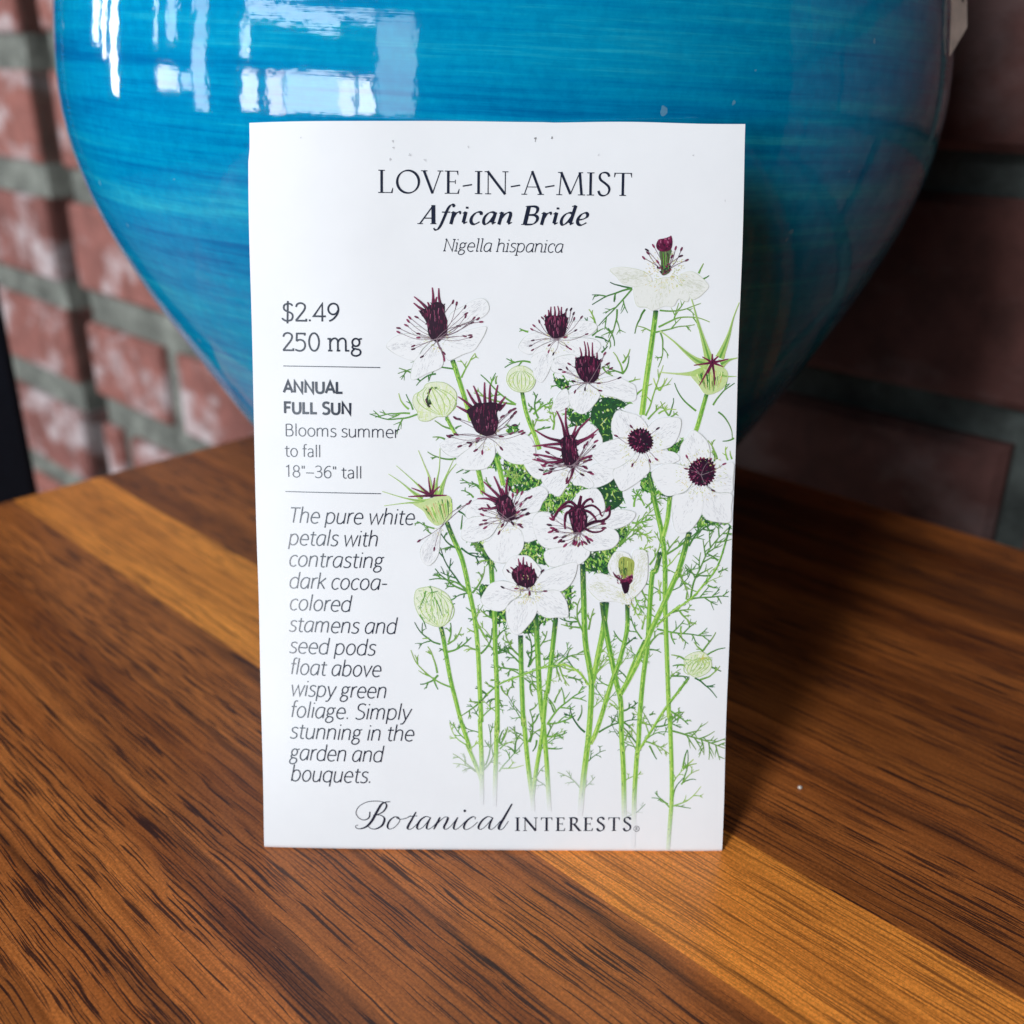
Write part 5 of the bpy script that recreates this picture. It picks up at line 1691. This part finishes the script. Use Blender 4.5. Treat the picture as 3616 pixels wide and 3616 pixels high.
flower('D', 34, [
    [(655, 1620), (690, 1520), (740, 1470), (850, 1500), (890, 1600), (890, 1760), (800, 1800), (700, 1720)],
    [(460, 1800), (520, 1690), (640, 1690), (760, 1740), (800, 1830), (860, 1900), (870, 1960), (830, 1970), (720, 1940), (600, 1940), (530, 1900)],
    [(890, 1480), (960, 1455), (1020, 1480), (1030, 1600), (1020, 1750), (960, 1850), (880, 1910), (850, 1830), (890, 1650)]],
    (840, 1900), 'none', poll=(20, 90, 24), extra=half_open, pkw=dict(line=(0.50, 0.56, 0.34), stip=2.2, tint=(0.48, 0.52, 0.22)))

# 13 fallen petal shape, left
flower('C', 17, [[(505, 1500), (560, 1400), (640, 1320), (700, 1270), (690, 1420), (680, 1530), (640, 1610), (580, 1650), (520, 1600)]],
       (700, 1280), 'none', stamens=[(490, 1410), (640, 1490), (985, 1030), (965, 1050)], poll=(20, 60, 4), pkw=dict(stip=2.0))


# --- buds
rib_w = 0.8


def bud(t, layer, pts, top, base, n=40, cols=None):
    pr = Print(layer)
    q = tile(t, pts)
    a, b = tile(t, [top, base])
    pr.poly(q, (0.74, 0.79, 0.62), step=5)
    pr.layer += .2
    s = smooth(q, True, 5)
    pr.ribbon(s + s[:1], 2.0, 2.0, (0.42, 0.54, 0.22), is_smooth=False)
    pr.layer += .2
    cols = cols or (GY, GL, (0.66, 0.74, 0.34), GM, (0.86, 0.88, 0.78), (0.86, 0.88, 0.78))
    for p in rand_in(q, n * 3):
        # strokes follow the bud's meridians
        u = rnd.uniform(.12, .3)
        tgt = a if rnd.random() < .5 else b
        e = (p[0] + (tgt[0] - p[0]) * u, p[1] + (tgt[1] - p[1]) * u)
        pr.ribbon([p, ((p[0] + e[0]) / 2 + rnd.uniform(-3, 3), (p[1] + e[1]) / 2), e], rnd.uniform(1.8, 4.4), 1.0, lerp(rnd.choice(cols), (0.8, 0.84, 0.7), rnd.uniform(0, .35)), step=2)
    pr.layer += .3
    wid = max(p[0] for p in q) - min(p[0] for p in q)
    for k in range(7):
        o = (k - 3) / 3.0 * wid * .44
        m = ((a[0] + b[0]) / 2 + o, (a[1] + b[1]) / 2)
        pr.ribbon([(a[0] + o * .25, a[1] + 4), ((a[0] + m[0]) / 2 + o * .32, (a[1] + m[1]) / 2), m, ((b[0] + m[0]) / 2 + o * .28, (b[1] + m[1]) / 2), (b[0] + o * .2, b[1] - 3)],
                  1.2, 1.2, lerp(GM, GY, .35), lerp(GM, GY, .7), step=4, wf=lambda u, dx, dy: 1.0 + 2.2 * math.sin(math.pi * u) * rib_w)
    return pr


p_ = bud('E', 15, [(475, 225), (550, 205), (620, 200), (710, 235), (780, 290), (815, 370), (805, 460), (770, 545), (700, 588), (610, 570), (525, 520), (470, 430), (447, 340), (452, 270)], (640, 240), (700, 590), 60)
for b, e in (((620, 300), (600, 190)), ((600, 260), (680, 240)), ((640, 300), (720, 480)), ((560, 240), (490, 420)), ((800, 330), (850, 300)), ((810, 370), (840, 360)), ((500, 470), (560, 600))):
    p_.ribbon(tile('E', [b, ((b[0] + e[0]) / 2 + 8, (b[1] + e[1]) / 2), e]), 5, 2, GM, GD, step=3)
p_.build('printed_bud', M_ART)
p_ = bud('F', 15, [(1380, 880), (1440, 830), (1540, 810), (1610, 860), (1640, 940), (1600, 1010), (1500, 1052), (1430, 1022), (1390, 960)], (1550, 860), (1440, 1040), 40)
for k in range(9):
    a = rnd.uniform(0, 6.28)
    p_.ribbon(tile('F', [(1550, 870), (1550 + 40 * math.cos(a), 870 + 30 * math.sin(a)), (1550 + 95 * math.cos(a), 880 + 60 * math.sin(a))]), 3.5, 1.5, OCHRE, GL, step=3)
p_.build('printed_bud', M_ART)
p_ = bud('A', 15, [(1340, 1510), (1360, 1420), (1430, 1370), (1520, 1370), (1600, 1430), (1620, 1520), (1570, 1600), (1480, 1620), (1390, 1590)], (1480, 1400), (1490, 1620), 46,
         (GY, (0.66, 0.74, 0.34), (0.86, 0.88, 0.80), (0.86, 0.88, 0.80), (0.75, 0.80, 0.5)))
p_.build('printed_bud', M_ART)
p_ = bud('A', 15, [(430, 1740), (440, 1650), (520, 1600), (560, 1540), (660, 1520), (760, 1540), (850, 1630), (830, 1760), (760, 1850), (660, 1860), (580, 1900), (490, 1890), (470, 1810)], (600, 1560), (720, 1850), 80,
         (GY, (0.66, 0.74, 0.34), (0.86, 0.88, 0.80), (0.86, 0.88, 0.80), (0.75, 0.80, 0.5)))
for b, e in (((590, 1600), (620, 1570)), ((575, 1640), (600, 1590)), ((560, 1700), (580, 1640)), ((590, 1770), (550, 1690)), ((580, 1760), (570, 1660)), ((600, 1740), (590, 1690)), ((640, 1580), (665, 1575))):
    p_.ribbon(tile('A', [b, e]), 9, 4, PD, rnd.choice((PM, GD, GN)), is_smooth=False)
p_.build('printed_bud', M_ART)


# --- seed pods
def pod(t, layer, body, horns, star, rays, ribs):
    pr = Print(layer)
    q = tile(t, body)
    for path, w in horns:
        h = tile(t, path)
        pr.ribbon(h, 1, 1, (0.56, 0.68, 0.32), (0.40, 0.58, 0.16), step=6, wf=lambda u, dx, dy: w / 2.7 * (.10 + .90 * u ** 2.6))
        pr.ribbon([(p[0] + 1.0, p[1]) for p in h], 1.2, w / 2.7 * .22, (0.45, 0.60, 0.2), GM, step=6)
    pr.layer += .4
    pr.poly(q, (0.56, 0.68, 0.32), step=5)
    pr.layer += .2
    for a, b in ribs:
        a, b = tile(t, [a, b])
        for k in range(16):
            j = rnd.uniform(-10, 10)
            u0, u1 = rnd.uniform(0, .5), rnd.uniform(.5, 1)
            pr.ribbon([(a[0] + (b[0] - a[0]) * u0 + j, a[1] + (b[1] - a[1]) * u0), (a[0] + (b[0] - a[0]) * u1 + j * .7, a[1] + (b[1] - a[1]) * u1)],
                      rnd.uniform(1.5, 4), 1, rnd.choice((GM, GY, GL, GD, (0.72, 0.80, 0.40), (0.6, 0.42, 0.2))), is_smooth=False)
    pr.layer += .4
    for tip in rays:
        mid = ((star[0] + tip[0]) / 2 + rnd.uniform(-8, 8), (star[1] + tip[1]) / 2)
        pr.ribbon(tile(t, [star, mid, tip]), 10, 3, PM, PL, step=4)
        pr.ribbon(tile(t, [star, mid]), 4, 2, PD, PM, is_smooth=False)
    pr.dot(tile(t, [star])[0], 9, 8, 0, PD, 10)
    pr.build('printed_seed_pod', M_ART)


pod('C', 12, [(430, 1050), (510, 1040), (600, 1000), (700, 970), (790, 980), (815, 1080), (800, 1180), (740, 1230), (660, 1262), (580, 1200), (530, 1120)],
    [([(130, 930), (330, 990), (480, 1020), (600, 1030)], 70), ([(150, 1070), (400, 1040), (520, 1055)], 60), ([(190, 760), (310, 840), (420, 930), (520, 1000)], 60), ([(265, 680), (370, 770), (470, 860), (570, 960)], 40),
     ([(480, 530), (530, 650), (590, 800), (610, 960)], 50), ([(690, 510), (685, 700), (660, 840), (650, 960)], 50), ([(855, 655), (770, 760), (720, 880), (690, 970)], 70), ([(830, 600), (760, 760), (700, 900)], 40)],
    (610, 970), [(385, 980), (415, 895), (480, 858), (580, 788), (640, 795), (690, 880), (760, 968)],
    [((540, 1060), (640, 1240)), ((600, 1040), (680, 1240)), ((660, 1020), (720, 1220)), ((720, 1000), (760, 1200)), ((780, 1000), (790, 1170))])
pod('B', 12, [(1430, 1400), (1530, 1340), (1640, 1300), (1760, 1350), (1790, 1430), (1750, 1530), (1650, 1590), (1570, 1590), (1510, 1510)],
    [([(1140, 990), (1270, 1090), (1380, 1190), (1500, 1280), (1600, 1310)], 120), ([(1415, 625), (1450, 720), (1500, 900), (1560, 1100), (1610, 1270)], 90), ([(1895, 725), (1840, 870), (1790, 1050), (1710, 1250)], 90),
     ([(1878, 1250), (1800, 1270), (1720, 1310)], 110), ([(1140, 1385), (1300, 1400), (1440, 1400), (1560, 1380)], 110), ([(1868, 1425), (1780, 1425), (1700, 1410)], 70)],
    (1640, 1295), [(1465, 1320), (1545, 1240), (1640, 1212), (1700, 1232), (1795, 1260), (1745, 1335), (1665, 1512), (1518, 1512), (1600, 1400)],
    [((1540, 1380), (1580, 1560)), ((1600, 1360), (1610, 1580)), ((1660, 1360), (1640, 1580)), ((1720, 1380), (1680, 1560)), ((1500, 1400), (1540, 1500))])
